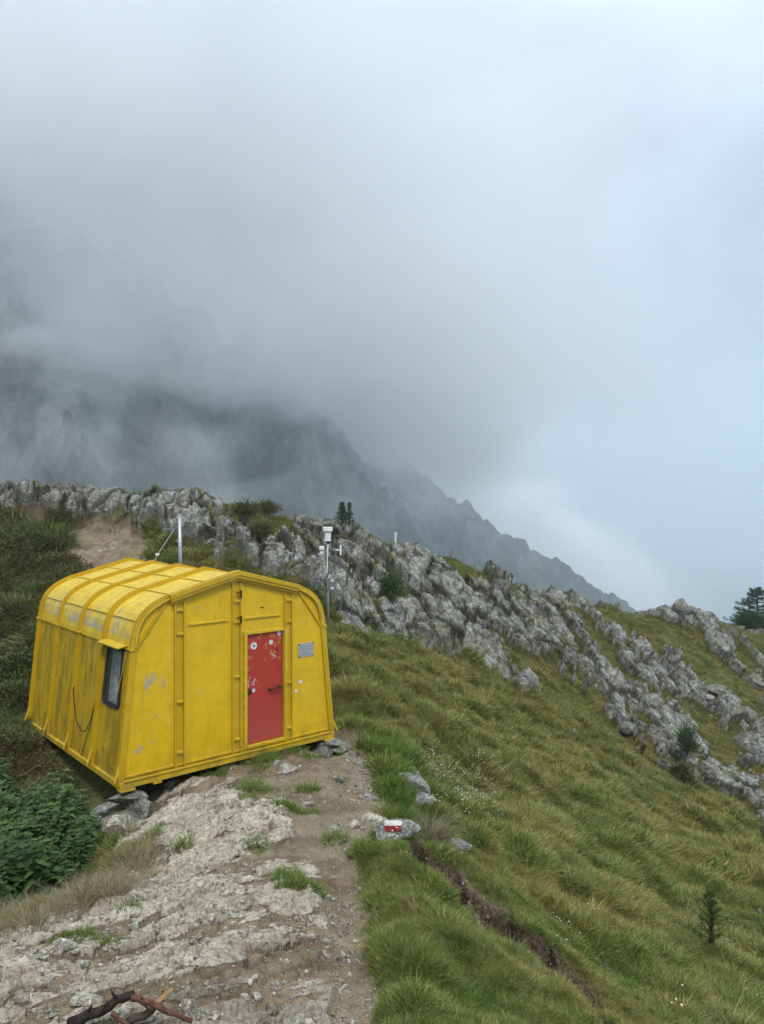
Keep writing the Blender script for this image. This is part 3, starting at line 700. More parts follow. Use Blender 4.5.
for cx_, cy_, cr_ in ((393,828,20),(395,838,16),(411,785,20),(420,802,14),(375,824,12),(455,848,14),(118,838,20),(100,832,20),(286,770,14),(125,810,26),(132,790,22),(629,734,14),(716,694,22)):
    clear = np.maximum(clear, sstep(cr_, cr_ * .5, np.hypot(PX - cx_, (PY - cy_) * 1.2)))
wide = np.zeros(len(X)); ditchpx = np.full(len(X), 999.)
for (a, b), (c, d) in zip(ditchline[:-1], ditchline[1:]):
    L2 = (c-a)**2 + (d-b)**2; tt = np.clip(((QX-a)*(c-a) + (QY-b)*(d-b)) / L2, 0, 1); dp_ = np.hypot(QX-a-tt*(c-a), QY-b-tt*(d-b)); ditchpx = np.minimum(ditchpx, dp_); wide = np.maximum(wide, sstep(24, 14, dp_))
hutside = sstep(.55, .25, np.abs(inhut_u + 1.85)) * (inhut_v > -.2) * (inhut_v < 3.9)
cov = (1 - .8 * hutside) * np.clip(grassM, 0, 1) ** 2 * (1 - nettleM) * (1 - clear) * (1 - wide * (DD < 10))
farw = RR.ravel() / (RR.ravel() + 8.)
fresh = np.clip(inpoly(QX, QY, [(366,740),(400,745),(425,800),(440,850),(400,860),(375,830),(378,770)], 10) + .9 * inpoly(QX, QY, [(125,800),(240,775),(262,765),(330,752),(333,742),(150,780)], 8) + .35 * sstep(.0, .25, fbm(P3 / 1.6, 3, 201)) * (DD < 14), 0, 1)
GRASS_N = 1.0
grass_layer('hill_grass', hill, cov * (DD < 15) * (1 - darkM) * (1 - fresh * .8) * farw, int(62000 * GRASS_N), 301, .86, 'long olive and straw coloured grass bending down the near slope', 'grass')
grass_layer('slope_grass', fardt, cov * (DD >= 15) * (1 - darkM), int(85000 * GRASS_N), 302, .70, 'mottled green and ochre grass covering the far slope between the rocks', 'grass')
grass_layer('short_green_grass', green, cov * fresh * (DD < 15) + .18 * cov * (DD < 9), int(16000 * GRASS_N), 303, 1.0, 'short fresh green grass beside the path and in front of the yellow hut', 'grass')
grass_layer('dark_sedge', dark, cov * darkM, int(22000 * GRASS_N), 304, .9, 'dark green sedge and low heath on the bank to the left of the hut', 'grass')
def mound_mesh(seed, n=150, r0=.22, L=.05, lw=.014, mat='shrub', flat=.7):
    r = np.random.default_rng(seed); V_ = []; Fc = []; B = []
    for k in range(n):
        d = r.normal(size=3); d[2] = abs(d[2]); d /= np.linalg.norm(d); q_ = d * r0 * r.uniform(.55, 1.1) * np.array([1, 1, flat])
        leaf(V_, Fc, B, q_, d + r.normal(0, .5, 3) + np.array([0, 0, .3]), r.normal(size=3), L * r.uniform(.6, 1.4), lw, r.uniform(), r.uniform(0, .8))
    o = mesh_obj('t', V_, Fc, M[mat], link=False); a = o.data.color_attributes.new('bl', 'FLOAT_COLOR', 'POINT'); a.data.foreach_set('color', np.array(B, np.float32).ravel()); return o
grass_layer('heath', [mound_mesh(600 + k, 300, .20, .024, .007, 'heath', .6) for k in range(5)], cov * darkM * sstep(-.05, .25, fbm(P3 / 1.3, 3, 411)), 5200, 308, 1.1, 'low dark green heath and bilberry on the bank left of the hut', 'heath', .3)
grass_layer('low_herbs', [mound_mesh(620 + k, 70, .13, .035, .012, 'herb', .45) for k in range(5)], cov * (1 - darkM) * sstep(.05, .3, fbm(P3 / 1.1, 4, 421)), 9000, 309, .85, 'low broad leaved herbs mixed into the hillside grass', 'herbs', .5)
# sparse blades on the trampled rock and rock ledges
sparse = [blade_mesh('t', 14, .10, .05, .0035, .7, M['greengrass'], 90 + k, .35) for k in range(3)]
tuftspots = sstep(965, 930, PY) * sstep(.28, .45, fbm(P3 / .7, 4, 211)) * edgepath * (1 - trough * .7)
grass_layer('sparse_grass', sparse, tuftspots * (DD < 12) + .12 * cov * (DD < 9) * edgepath, 1500, 305, .9, 'thin short grass growing in cracks of the trampled rock', 'grass')
lipgrass = [blade_mesh('t', 26, .30, .08, .0035, .8, M['straw'], 190 + k, .5) for k in range(4)]
grass_layer('lip_grass', lipgrass, leftgrassband * 1.0 + .03 * cov * (DD < 8) * (PX > 360), 1500, 306, .85, 'long bleached grass along the edge above the nettles', 'grass')
nt = [nettle_mesh('t', 400 + k) for k in range(7)]
i = pick(nettleM ** 2, 1100, 310); r_ = np.random.default_rng(3); m_ = len(i); s_ = r_.uniform(.6, 1.15, m_) * np.clip(1 + 1.1 * fbm(V[i] / .45, 2, 451), .45, 1.6)
scatter('nettle_patch', nt, V[i], rot_lean(N3[i], slope[i] * .3, r_.uniform(0, 6.28, m_)), np.stack([s_] * 3, 1), r_.uniform(0, 1, m_), 'dense dark green nettles below the left side of the path', 'nettles')
# gravel and chippings
gs = [stone_mesh(500 + k, 1, (1, .75, .5), .3, M['gravel'], 5) for k in range(8)]
gw = edgepath * (.04 + 1.1 * gravelm + .28 * trough + .10 * sstep(0, .3, fbm(P3 / .5, 3, 231))) + gravelm * 1.6 * wide + .15 * wide * (DD < 10)
i = pick(gw * farw, 9000, 320); r_ = np.random.default_rng(4); m_ = len(i)
s_ = .0065 * np.exp(r_.normal(0, .55, m_)) * (1 + .8 * gravelm[i])
scatter('gravel', gs, V[i] + N3[i] * s_[:, None] * .2, r_.uniform(0, 6.28, (m_, 3)) * np.array([.15, .15, 1]), np.stack([s_] * 3, 1), r_.uniform(0, 1, m_), 'pale angular gravel and stone chips scattered on the dirt path', 'gravel')
ls = [stone_mesh(520 + k, 2, (1, .8, .55), .3, M['palestone'], 7) for k in range(8)]
i = pick(edgepath * (.25 + sstep(.1, .35, fbm(P3 / .6, 3, 431)) + .6 * gravelm) * (1 - .5 * trough) * farw, 900, 321); r_ = np.random.default_rng(14); m_ = len(i); s_ = .020 * np.exp(r_.normal(0, .5, m_))
scatter('loose_chippings', ls, V[i] + N3[i] * s_[:, None] * .25, r_.uniform(0, 6.28, (m_, 3)) * np.array([.2, .2, 1]), np.stack([s_] * 3, 1), r_.uniform(0, 1, m_), 'fist sized pale broken stones lying loose on the trampled rock', 'stones')
i = pick(cov * (DD > 8) * sstep(.15, .4, fbm(P3 / 3, 3, 441)), 150, 322); m_ = len(i); s_ = .04 * np.exp(r_.normal(0, .5, m_)) * (DD[i] / 15) ** .5
scatter('hillside_stones', [stone_mesh(540 + k, 2, (1, .8, .7), .3, M['stone'], 7) for k in range(6)], V[i] + N3[i] * s_[:, None] * .9, r_.uniform(0, 6.28, (m_, 3)), np.stack([s_] * 3, 1), r_.uniform(0, 1, m_), 'small grey stones poking out of the hillside grass', 'stones')
# white flowers on the slope
def flower_mesh(seed):
    r = np.random.default_rng(seed); mb = MB()
    for k in range(5):
        x, y, z = r.normal(0, .06, 2).tolist() + [r.uniform(.12, .3)]
        n = 6; mb.add([(x, y, z)] + [(x + .008 * math.cos(t * 6.283 / n), y + .008 * math.sin(t * 6.283 / n), z + .002) for t in range(n)], [(0, 1 + t, 1 + (t + 1) % n) for t in range(n)])
    o = mesh_obj('t', mb.v, mb.f, M['petal'], link=False); return o
fw = sstep(34, 6, np.hypot(PX - 430, PY - 775)) + sstep(40, 8, np.hypot(PX - 475, PY - 800)) + .02 * ((PX > 380) & (PY > 690) & (DD > 7))
i = pick(fw * cov * (DD < 20), 130, 330); r_ = np.random.default_rng(5); m_ = len(i)
scatter('wild_flowers', [flower_mesh(k) for k in range(4)], V[i], rot_lean(N3[i], slope[i] * .5, r_.uniform(0, 6, m_)), np.stack([r_.uniform(.7, 1.2, m_)] * 3, 1), r_.uniform(0, 1, m_), 'tiny white wild flowers dotted over the grass right of the path', 'flowers')

# ------------------------------------------------------------------ the yellow hut
HS, HA, WB, WT, HL = 1.91, 2.70, 1.727, 1.532, 3.872
def face_uv(px, py):
    d = Vector(((px - CX) / F, 1, -(py - HY) / F)); n = Vector((ST, -CT, 0)); o_ = Vector(O)
    t = o_.dot(n) / d.dot(n); p_ = d * t - o_; return (p_.x * CT + p_.y * ST, p_.z)
def half_profile(off=0.0, n=9):
    """right half outline (u,h) from sill to ridge, pushed outwards by off"""
    pts = [(WB, .06), (WT + .018, 1.80)]
    p0, p1, p2, p3 = Vector((WT + .018, 1.80)), Vector((WT - .02, 2.19)), Vector((WT - .15, 2.30)), Vector((1.06, 2.425))
    for k in range(1, n):
        t = k / (n - 1); q_ = p0*(1-t)**3 + 3*p1*t*(1-t)**2 + 3*p2*t*t*(1-t) + p3*t**3; pts.append((q_.x, q_.y))
    pts.append((0.0, HA))
    if off:
        out = []
        for i_, p_ in enumerate(pts):
            a = Vector(pts[max(i_-1, 0)]); b = Vector(pts[min(i_+1, len(pts)-1)]); d = (b - a)
            if i_ == len(pts) - 1: nn = Vector((0, 1.03))
            else: nn = Vector((d.y, -d.x)).normalized()
            out.append((p_[0] + nn.x * off, p_[1] + nn.y * off))
        pts = out
    return pts
def full(off=0.0):
    h = half_profile(off); return h[:-1] + [h[-1]] + [(-u, z) for u, z in reversed(h[:-1])]
def strip_shell(mb, prof, y0, y1, th):
    """open profile swept from y0 to y1 with a thickness towards the inside"""
    n = len(prof); inn = []
    for i_ in range(n):
        a = Vector(prof[max(i_-1, 0)]); b = Vector(prof[min(i_+1, n-1)]); d = b - a; nn = Vector((d.y, -d.x)).normalized()
        inn.append((prof[i_][0] - nn.x * th, prof[i_][1] - nn.y * th))
    V_ = [(u, y0, z) for u, z in prof] + [(u, y1, z) for u, z in prof] + [(u, y0, z) for u, z in inn] + [(u, y1, z) for u, z in inn]
    Fc = []
    for i_ in range(n - 1):
        Fc += [(i_, i_+1, n+i_+1, n+i_), (2*n+i_, 3*n+i_, 3*n+i_+1, 2*n+i_+1), (i_, 2*n+i_, 2*n+i_+1, i_+1), (n+i_, n+i_+1, 3*n+i_+1, 3*n+i_)]
    Fc += [(0, n, 3*n, 2*n), (n-1, 3*n-1, 4*n-1, 2*n-1)]
    mb.add(V_, Fc); return mb

hut = empty('bivouac_hut', tuple(O), TH)
tag(hut, 'yellow sheet metal mountain hut with rounded ribbed roof and a red door', 'hut')
prof = full(0); half = half_profile(0)
def edge_u(h):
    hs = [z for u, z in half]; us = [u for u, z in half]; return float(np.interp(h, hs, us))
def top_h(u):
    u = abs(u); us = [p_[0] for p_ in half][::-1]; hs = [p_[1] for p_ in half][::-1]; return float(np.interp(u, us, hs))
# front wall: left of door, above door, right of door
DL, DR, DB, DT = .165, .835, .135, 1.80
th = .03
mb = MB()
left_poly = [(u, z) for u, z in prof if u < DL - .01]
left_poly = [(DL, .06), (DL, top_h(DL))] + [(0., HA)] + [(u, z) for u, z in prof[len(half):]]
mb.prism(left_poly, 0, th)
right_poly = [(u, z) for u, z in half if u > DR]; right_poly = [(DR, .06)] + right_poly + [(DR, top_h(DR))]
mb.prism(right_poly, 0, th)
mb.prism([(DL, DT), (DR, DT), (DR, top_h(DR)), (DL, top_h(DL))], 0, th)
mb.prism([(DL, .06), (DR, .06), (DR, DB), (DL, DB)], 0, th)
mb.build('front_wall', M['front'], hut)
mb = MB(); mb.prism(prof, HL - th, HL); mb.build('rear_wall', M['front'], hut)
# side walls (planar below the shoulder), with a window opening on the left one
KU, KH = half[1]
def side_pt(sgn, v, h, off=0.0):
    u = WB + (KU - WB) * (h - .06) / (KH - .06); nx = KH - .06; nz = WB - KU; L_ = math.hypot(nx, nz)
    return (sgn * (u + off * nx / L_), v, h + off * nz / L_)
def plane_pt(px, py):         # point of the left wall seen at this place, as (v, h)
    d = Vector(((px - CX) / F, 1, -(py - HY) / F)); p0 = Vector(side_pt(-1, 0, .06)); p1 = Vector(side_pt(-1, 1, .06)); p2 = Vector(side_pt(-1, 0, 1.5))
    Mw = Matrix.Translation(Vector(O)) @ Matrix.Rotation(TH, 4, 'Z'); p0, p1, p2 = Mw @ p0, Mw @ p1, Mw @ p2
    n = (p1 - p0).cross(p2 - p0); t = p0.dot(n) / d.dot(n); l = Mw.inverted() @ (d * t); return (l.y, l.z)
wc = [plane_pt(*q_) for q_ in ((108.5, 647), (124, 648.5), (119.5, 707), (104.5, 702))]
wv0, wv1 = min((wc[1][0] + wc[2][0]) / 2, 9), (wc[0][0] + wc[3][0]) / 2
wh0, wh1 = (wc[2][1] + wc[3][1]) / 2, (wc[0][1] + wc[1][1]) / 2
print('WINDOW', wc, wv0, wv1, wh0, wh1, 'DOOR', [face_uv(*q_) for q_ in ((245,633),(283.5,629.5),(284,739),(245,748))], 'PLAQUE', face_uv(298, 643), face_uv(313.5, 656), 'HOOPV')
def side_panel(mb, sgn, v0, v1, h0, h1):
    V_ = [side_pt(sgn, v, h, o_) for o_ in (0, -.02) for v, h in ((v0, h0), (v1, h0), (v1, h1), (v0, h1))]
    mb.add(V_, [(0,1,2,3),(7,6,5,4),(0,4,5,1),(1,5,6,2),(2,6,7,3),(3,7,4,0)])
Y0, Y1 = th + .002, HL - th - .002
mb = MB()
for a, b, c, d in ((Y0, wv0, .06, KH), (wv1, Y1, .06, KH), (wv0, wv1, .06, wh0), (wv0, wv1, wh1, KH)): side_panel(mb, -1, a, b, c, d)
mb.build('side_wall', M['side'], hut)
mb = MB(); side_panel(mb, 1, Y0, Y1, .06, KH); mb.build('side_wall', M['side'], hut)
mb = MB(); strip_shell(mb, prof[1:-1], -.05, HL + .05, .02)
mb.add([], []); rf = mb.build('roof', M['roof'], hut)
# lapped seams across the roof sheets
for sg in (-1, 1):
    for u0 in (.40, .95):
        MB().beam((sg * u0, 0.0, top_h(u0) + .006), (sg * u0, HL, top_h(u0) + .006), .05, .010).build('sheet_seam', M['roof'], rf)
# hoops
for k in range(5):
    v = [ -.01, HL*.25, HL*.5, HL*.75, HL + .01][k]; mb = MB()
    w_ = .070 if 0 < k < 4 else .06
    o1 = full(.022); o1 = [(o1[0][0] , .02)] + o1 + [(o1[-1][0], .02)]
    strip_shell(mb, o1, v - w_/2, v + w_/2, .021)
    o2 = full(.052); o2 = [(o2[0][0], .02)] + o2 + [(o2[-1][0], .02)]
    strip_shell(mb, o2, v - w_/2, v - w_/2 + .010, .032); strip_shell(mb, o2, v + w_/2 - .010, v + w_/2, .032)
    hp = mb.build('hoop', M['rib'], hut)
    for sg in (-1, 1):                     # stay brackets at the foot, clamps and bolts higher up
        MB().beam(side_pt(sg, v, .30, .03), side_pt(sg, v - .05, .06, .10), .018, .03).build('bracket', M['frame'], hp)
        MB().box(*(lambda p_: ((p_[0]-.03, v-.05, p_[2]-.012), (p_[0]+.03, v+.05, p_[2]+.012)))(side_pt(sg, v, 1.78, .035))).build('clamp', M['frame'], hp)
        MB().box(*(lambda p_: ((p_[0]-.02, v-.02, p_[2]-.02), (p_[0]+.02, v+.02, p_[2]+.02)))(side_pt(sg, v, .95, .035))).build('bolt', M['frame'], hp)
# shoulder rails between the hoops
for sg in (-1, 1):
    for h_ in (1.77, ):
        for k in range(4):
            a, b = HL*k/4 + .05, HL*(k+1)/4 - .05
            MB().beam(side_pt(sg, a, h_, .012), side_pt(sg, b, h_, .012), .022, .03).build('shoulder_rail', M['frame'], hut)
    u_, z_ = full(.008)[4] if sg > 0 else full(.008)[-5]
    for k in range(4):
        a, b = HL*k/4 + .05, HL*(k+1)/4 - .05
        MB().beam((u_, a, z_), (u_, b, z_), .02, .02).build('upper_rail', M['roof'], hut)
# base frame with feet
mb = MB()
mb.box((-WB-.03, -.06, -.03), (WB+.03, .02, .055)); mb.box((-WB-.03, HL-.02, -.03), (WB+.03, HL+.06, .055))
for sg in (-1, 1): mb.box((sg*WB-.035+.0, .02, -.03), (sg*WB+.035, HL-.02, .055))
mb.box((-WB+.04, .022, .0), (WB-.04, HL-.022, .05))
bf = mb.build('base_frame', M['frame'], hut, bevel=.006)
mb = MB(); mb.box((-WB+.02, -.075, .058), (WB-.02, -.0, .070)); mb.box((-WB+.06, -.03, .105), (DL-.05, -.001, .122)); mb.box((DR+.05, -.03, .105), (WB-.06, -.001, .122))
mb.build('sill_rail', M['frame'], bf)
for (u_, v_) in ((-WB+.07, .0), (WB-.07, 0), (-WB+.07, HL), (WB-.07, HL)):
    mb = MB(); mb.box((u_-.10, v_-.09, -.062), (u_+.10, v_+.06, -.032)); mb.build('foot', M['frame'], hut, bevel=.004)
mb = MB(); mb.box((-1.30, -.07, -.058), (-1.18, .0, -.031)); mb.build('foot', M['frame'], hut)
# gable trim: stepped moulding that follows the roof edge
def arc_strip(mb, lo, hi, o0, o1, y0, y1):
    a, b = full(o0)[lo:hi], full(o1)[lo:hi]; n = len(a)
    V_ = [(u, y0, z) for u, z in a] + [(u, y0, z) for u, z in b] + [(u, y1, z) for u, z in a] + [(u, y1, z) for u, z in b]
    Fc = []
    for k in range(n - 1): Fc += [(k, k+1, n+k+1, n+k), (2*n+k, 3*n+k, 3*n+k+1, 2*n+k+1), (n+k, n+k+1, 3*n+k+1, 3*n+k), (k, 2*n+k, 2*n+k+1, k+1)]
    Fc += [(0, n, 3*n, 2*n), (n-1, 3*n-1, 4*n-1, 2*n-1)]; mb.add(V_, Fc)
nf = len(full()); mid = nf // 2
mb = MB(); arc_strip(mb, mid-1, mid+2, -.010, .056, -.100, -.046); arc_strip(mb, mid-1, mid+2, -.052, -.012, -.085, -.001); arc_strip(mb, mid-1, mid+2, -.092, -.054, -.050, -.001)
mb.build('gable_trim', M['rib'], hut)
for a_, b_ in ((0, mid), (mid+1, nf)): mb = MB(); arc_strip(mb, a_, b_, -.035, .02, -.035, -.002); mb.build('edge_trim', M['rib'], hut)
# joint strips with bolts
for u_, name in ((-.90, 'l'), (-.005, 'c'), (.90, 'r')):
    tp = top_h(u_ + .06 * (1 if u_ > 0 else -1)) - .10; w_ = .066; mb = MB()
    for sg in (-1, 1): mb.box((u_ + sg*w_ - .010, -.038, .075), (u_ + sg*w_ + .010, -.001, tp))
    mb.box((u_ - w_ + .012, -.010, .12), (u_ + w_ - .012, -.001, tp - .02))
    js = mb.build('joint_strip', M['rib'], hut)
    for h_ in ((.28, .98, 1.92, tp-.10) if name != 'c' else (.28, 1.2, 2.0, 2.3)):
        mb = MB(); mb.box((u_ - .045, -.034, h_ - .016), (u_ + .05, -.011, h_ + .016)); mb.tube([(u_+.01, -.052, h_), (u_+.01, -.034, h_)], .016, 6)
        mb.build('bolt', M['frame'], js)
for h_ in (2.05, 2.42): MB().tube([(-.02, -.06, h_), (.05, -.065, h_ + .03), (.055, -.05, h_ - .07)], .014, 6).build('hook', M['rust'], hut)
for (a, b) in ((-.76, -.14), (.14, .76)):
    mb = MB(); mb.beam((a, -.012, 2.035), (b, -.012, 2.035 - .0), .022, .035); mb.build('panel_rib', M['front'], hut, bevel=.006)
for sg in (-1, 1):
    mb = MB(); mb.beam((sg*1.10, -.010, 2.36), (sg*(edge_u(1.80) - .03), -.010, 1.79), .028, .03, (0, -1, 0)); mb.build('corner_brace', M['rib'], hut)
# inside
mb = MB(); mb.box((-WT+.1, .1, .075), (WT-.1, HL-.1, .09)); mb.build('inner_floor', M['inner'], hut)
mb = MB(); n_ = 26; V_ = []
cu = lambda h: -(WB + (KU - WB) * (h - .06) / (KH - .06)) + .07
for i_ in range(n_ + 1):
    t = i_ / n_; v_ = wv0 - .02 + (wv1 - wv0 + .04) * t * 1.0; w_ = .018 * math.sin(t * 24)
    V_ += [(cu(wh0) + w_, v_, wh0 - .08), (cu(wh1) + w_ * .4, v_ + .0, wh1 + .05)]
mb.add(V_, [(2*i_, 2*i_+2, 2*i_+3, 2*i_+1) for i_ in range(n_)]); mb.build('curtain', M['cloth'], hut, smooth=True)
# door
dr = empty('door', (DL + .02, .012, DB + .02)); dr.parent = hut
DW, DH = DR - DL - .04, DT - DB - .04
mb = MB(); mb.box((0, 0, 0), (DW, .03, DH)); dr_slab = mb.build('door_leaf', M['door'], dr, bevel=.004)
# keep the hierarchy thing > part > sub-part: the leaf is the part, fittings are its children
bpy.data.objects.remove(dr); dr_slab.parent = hut; dr_slab.name = 'door'; dr_slab.location = (DL + .02, .012, DB + .02)
mb = MB()
for a, b in (((DL-.045, -.028, DB-.03), (DL+.012, .028, DT+.03)), ((DR-.012, -.028, DB-.03), (DR+.045, .028, DT+.03)), ((DL+.013, -.028, DT-.012), (DR-.013, .028, DT+.03)), ((DL+.013, -.04, DB-.03), (DR-.013, .028, DB+.012))): mb.box(a, b)
mb.build('door_frame', M['frame'], hut, bevel=.004)
for k in range(10): MB().box((DL-.058, -.040, DB + .1 + k*.165), (DL-.045, -.020, DB + .15 + k*.165)).build('hinge', M['rib'], hut)
def door_pt(px, py):
    u_, h_ = face_uv(px, py); return u_ - (DL + .02), h_ - (DB + .02)
a = door_pt(269, 690); b = door_pt(279.5, 686)
zm = (a[1] + b[1]) / 2
mb = MB(); mb.tube([(a[0], -.0, zm-.01), (a[0], -.05, zm-.01), (b[0], -.055, zm+.015), (b[0], 0, zm+.015)], .016, 8); mb.build('handle', M['rust'], dr_slab, smooth=False)
c_ = door_pt(249.5, 692); mb = MB(); mb.box((c_[0]-.045, -.012, c_[1]-.03), (c_[0]+.045, -.001, c_[1]+.035)); mb.tube([(c_[0]-.02, -.035, c_[1]), (c_[0]-.02, -.012, c_[1])], .018, 8); mb.build('lock', M['rust'], dr_slab)
for (x, y, r__, m__) in ((254.2, 646, .055, 'sticker'), (279.4, 633.4, .034, 'sticker'), (271.3, 642.3, .036, 'sticker'), (253.8, 690.6, .030, 'sticker'), (277, 649.3, .026, 'redpaint')):
    q_ = door_pt(x, y); mb = MB(); mb.tube([(q_[0], -.004, q_[1]), (q_[0], -.0005, q_[1])], r__, 14); st_ = mb.build('sticker', M[m__], dr_slab)
    if r__ > .05:
        mb = MB(); mb.tube([(q_[0], -.006, q_[1]), (q_[0], -.0042, q_[1])], .022, 10)
        # small grey emblem in its middle stays inside the sticker mesh
        o_ = mb.build('t', M['greysteel'], dr_slab); st_.data.materials.append(M['greysteel'])
        bm = bmesh.new(); bm.from_mesh(st_.data); k0 = len(bm.faces); bm.from_mesh(o_.data); bm.faces.ensure_lookup_table()
        for f_ in bm.faces[k0:]: f_.material_index = 1
        bm.to_mesh(st_.data); bm.free(); bpy.data.objects.remove(o_)
# scrawled white and pink pen marks on the door
r_ = np.random.default_rng(12)
for (x, y, w_, h_, n_) in ((251.5, 682, .07, .04, 12), (273, 655.5, .05, .06, 7)):
    mb = MB()
    for k in range(n_):
        q_ = door_pt(x, y); x0, z0 = q_[0] + r_.uniform(-1, 1) * w_, q_[1] + r_.uniform(-1, 1) * h_; a_ = r_.uniform(0, 6.28)
        mb.beam((x0, -.0025, z0), (x0 + .045*math.cos(a_), -.0025, z0 + .045*math.sin(a_)), .002, .007, (0, 0, 1))
    mb.build('pen_mark', M['sticker'], dr_slab)
# plaque and stickers on the right panel
(p0u, p0h), (p1u, p1h) = face_uv(298.2, 644), face_uv(313.2, 655.5)
mb = MB(); mb.box((p0u, -.008, p1h), (p1u, -.0005, p0h)); pq = mb.build('plaque', M['plaque'], hut)
for k in range(4):
    for j in range(5):
        if r_.uniform() < .85:
            mb = MB(); u0 = p0u + .035 + j * (p1u - p0u - .07) / 5; mb.box((u0, -.0095, p1h + .03 + k*(p0h-p1h-.05)/4), (u0 + (p1u-p0u-.07)/5 * r_.uniform(.4, .85), -.0082, p1h + .042 + k*(p0h-p1h-.05)/4)); mb.build('engraved_word', M['greysteel'], pq)
for u_ in (p0u + .012, p1u - .012):
    for h_ in (p0h - .012, p1h + .012): MB().tube([(u_, -.016, h_), (u_, -.008, h_)], .011, 8).build('rivet', M['rust'], pq)
for (x, y, s__) in ((300.5, 682, .035), (296.3, 691, .03)):
    u_, h_ = face_uv(x, y); mb = MB(); mb.box((u_-s__, -.004, h_-s__*.7), (u_+s__*.8, -.0005, h_+s__*.7)); mb.build('sticker', M['sticker'], hut)
u_, h_ = face_uv(262, 607.5); mb = MB(); mb.box((u_-.03, -.0045, h_-.009), (u_+.03, -.0005, h_+.009)); mb.build('slot', M['dark'], hut)
# window
def wpt(v, h, off): return side_pt(-1, v, h, off)
def round_rect(v0, v1, h0, h1, r__, n=5):
    P_ = []
    for cx_, cy_, a0 in ((v1-r__, h1-r__, 0), (v0+r__, h1-r__, 90), (v0+r__, h0+r__, 180), (v1-r__, h0+r__, 270)):
        for k in range(n): t = R(a0 + 90*k/(n-1)); P_.append((cx_ + r__*math.cos(t), cy_ + r__*math.sin(t)))
    return P_
def ring(mb, outer, inner, o0, o1):
    n = len(outer); V_ = [wpt(*p_, o1) for p_ in outer] + [wpt(*p_, o1) for p_ in inner] + [wpt(*p_, o0) for p_ in outer] + [wpt(*p_, o0) for p_ in inner]
    Fc = []
    for k in range(n): j = (k+1) % n; Fc += [(k, j, n+j, n+k), (2*n+k, 3*n+k, 3*n+j, 2*n+j), (k, 2*n+k, 2*n+j, j), (n+k, n+j, 3*n+j, 3*n+k)]
    mb.add(V_, Fc)
mb = MB(); ring(mb, round_rect(wv0-.03, wv1+.03, wh0-.03, wh1+.03, .08), round_rect(wv0+.025, wv1-.025, wh0+.025, wh1-.025, .06), .001, .026)
wf = mb.build('window_frame', M['dark'], hut)
mb = MB(); rr_ = round_rect(wv0+.025, wv1-.025, wh0+.025, wh1-.025, .06); V_ = [wpt(*p_, .012) for p_ in rr_] + [wpt(*p_, .007) for p_ in rr_]; n_ = len(rr_)
mb.add(V_, [tuple(range(n_)), tuple(range(2*n_-1, n_-1, -1))] + [(k, n_+k, n_+(k+1) % n_, (k+1) % n_) for k in range(n_)]); mb.build('pane', M['glass'], wf)
mb = MB(); a1, a2 = wv0 - .10, wv1 + .10
A_ = [wpt(a1, wh1+.085, .005), wpt(a2, wh1+.085, .005), wpt(a2, wh1+.045, .14), wpt(a1, wh1+.045, .14)]
B_ = [(x, y, z - .014) for x, y, z in A_]; mb.add(A_ + B_, [(0,1,2,3),(7,6,5,4),(0,4,5,1),(1,5,6,2),(2,6,7,3),(3,7,4,0)]); mb.build('window_hood', M['frame'], hut)
mb = MB(); mb.tube([wpt(.13, wh1+.0, .05), wpt(.16, wh1-.25, .05), wpt(wv0-.02, wh0+.2, .05)], .006, 5); mb.build('stay', M['rib'], hut)
cab = [plane_pt(*q_) for q_ in ((76.5, 681), (76.5, 700), (79, 720), (84, 731), (88.5, 731), (93, 722), (97.5, 705), (99.5, 690))]
mb = MB(); mb.tube([wpt(v, h, .045) for v, h in cab], .007, 6)
c2 = [plane_pt(*q_) for q_ in ((99.5, 690), (90, 730), (82, 756))]; mb.tube([wpt(v, h, .02) for v, h in c2], .005, 6); mb.build('cable', M['dark'], hut)

# ------------------------------------------------------------------ pole, weather station
def place(px, py, dmin=0, dmax=99): return ground_at(px, py, dmin, dmax)
def on_ray(px, py, d): return Vector(at(px, py, d))
dpo = 17.6; top = on_ray(179.5, 517, dpo); zb = zat(top.x, top.y)
pole = empty('antenna_pole', (top.x, top.y, zb)); tag(pole, 'thin grey metal pole with a crossarm behind the yellow hut', 'pole')
hp_ = top.z - zb
mb = MB(); mb.tube([(.03, 0, -.2), (0, 0, hp_)], .042, 12); mb.build('post', M['galv'], pole, True)
mb = MB(); mb.beam((-.42, .02, hp_-.30), (.06, .0, hp_-.24), .03, .035); mb.beam((-.08, .05, hp_-.25), (.07, .05, hp_-.25), .02, .06); mb.build('crossarm', M['greysteel'], pole)
mb = MB(); mb.tube([(-.13, 0, hp_-.30), (-.40, -.3, hp_-.82), (-.62, -.6, hp_-1.4)], .007, 5); mb.build('guy_wire', M['galv'], pole)
mb = MB(); mb.box((-.46, -.36, hp_-.88), (-.38, -.30, hp_-.83)); mb.build('wire_clamp', M['white'], pole)
dws = 17.4; top = on_ray(327.6, 527, dws); zb = zat(top.x, top.y); zb = min(zb, on_ray(327, 606, dws).z)
ws = empty('weather_station', (top.x, top.y, zb)); tag(ws, 'weather station with a white rain gauge on a thin mast in front of the cliff', 'weather station')
k_ = dws / F; Hh = top.z - zb
hz = lambda py: on_ray(327, py, dws).z - zb
mb = MB(); mb.tube([(0.02, 0, -.2), (0, 0, hz(541))], .022, 8); mb.build('mast', M['galv'], ws, True)
mb = MB(); mb.tube([(0,0,hz(541)), (0,0,hz(532.5)), (0,0,hz(531)), (0,0,hz(527.5)), (0,0,hz(527))], [.075, .078, .118, .120, .112], 16); mb.build('rain_gauge', M['white'], ws, False)
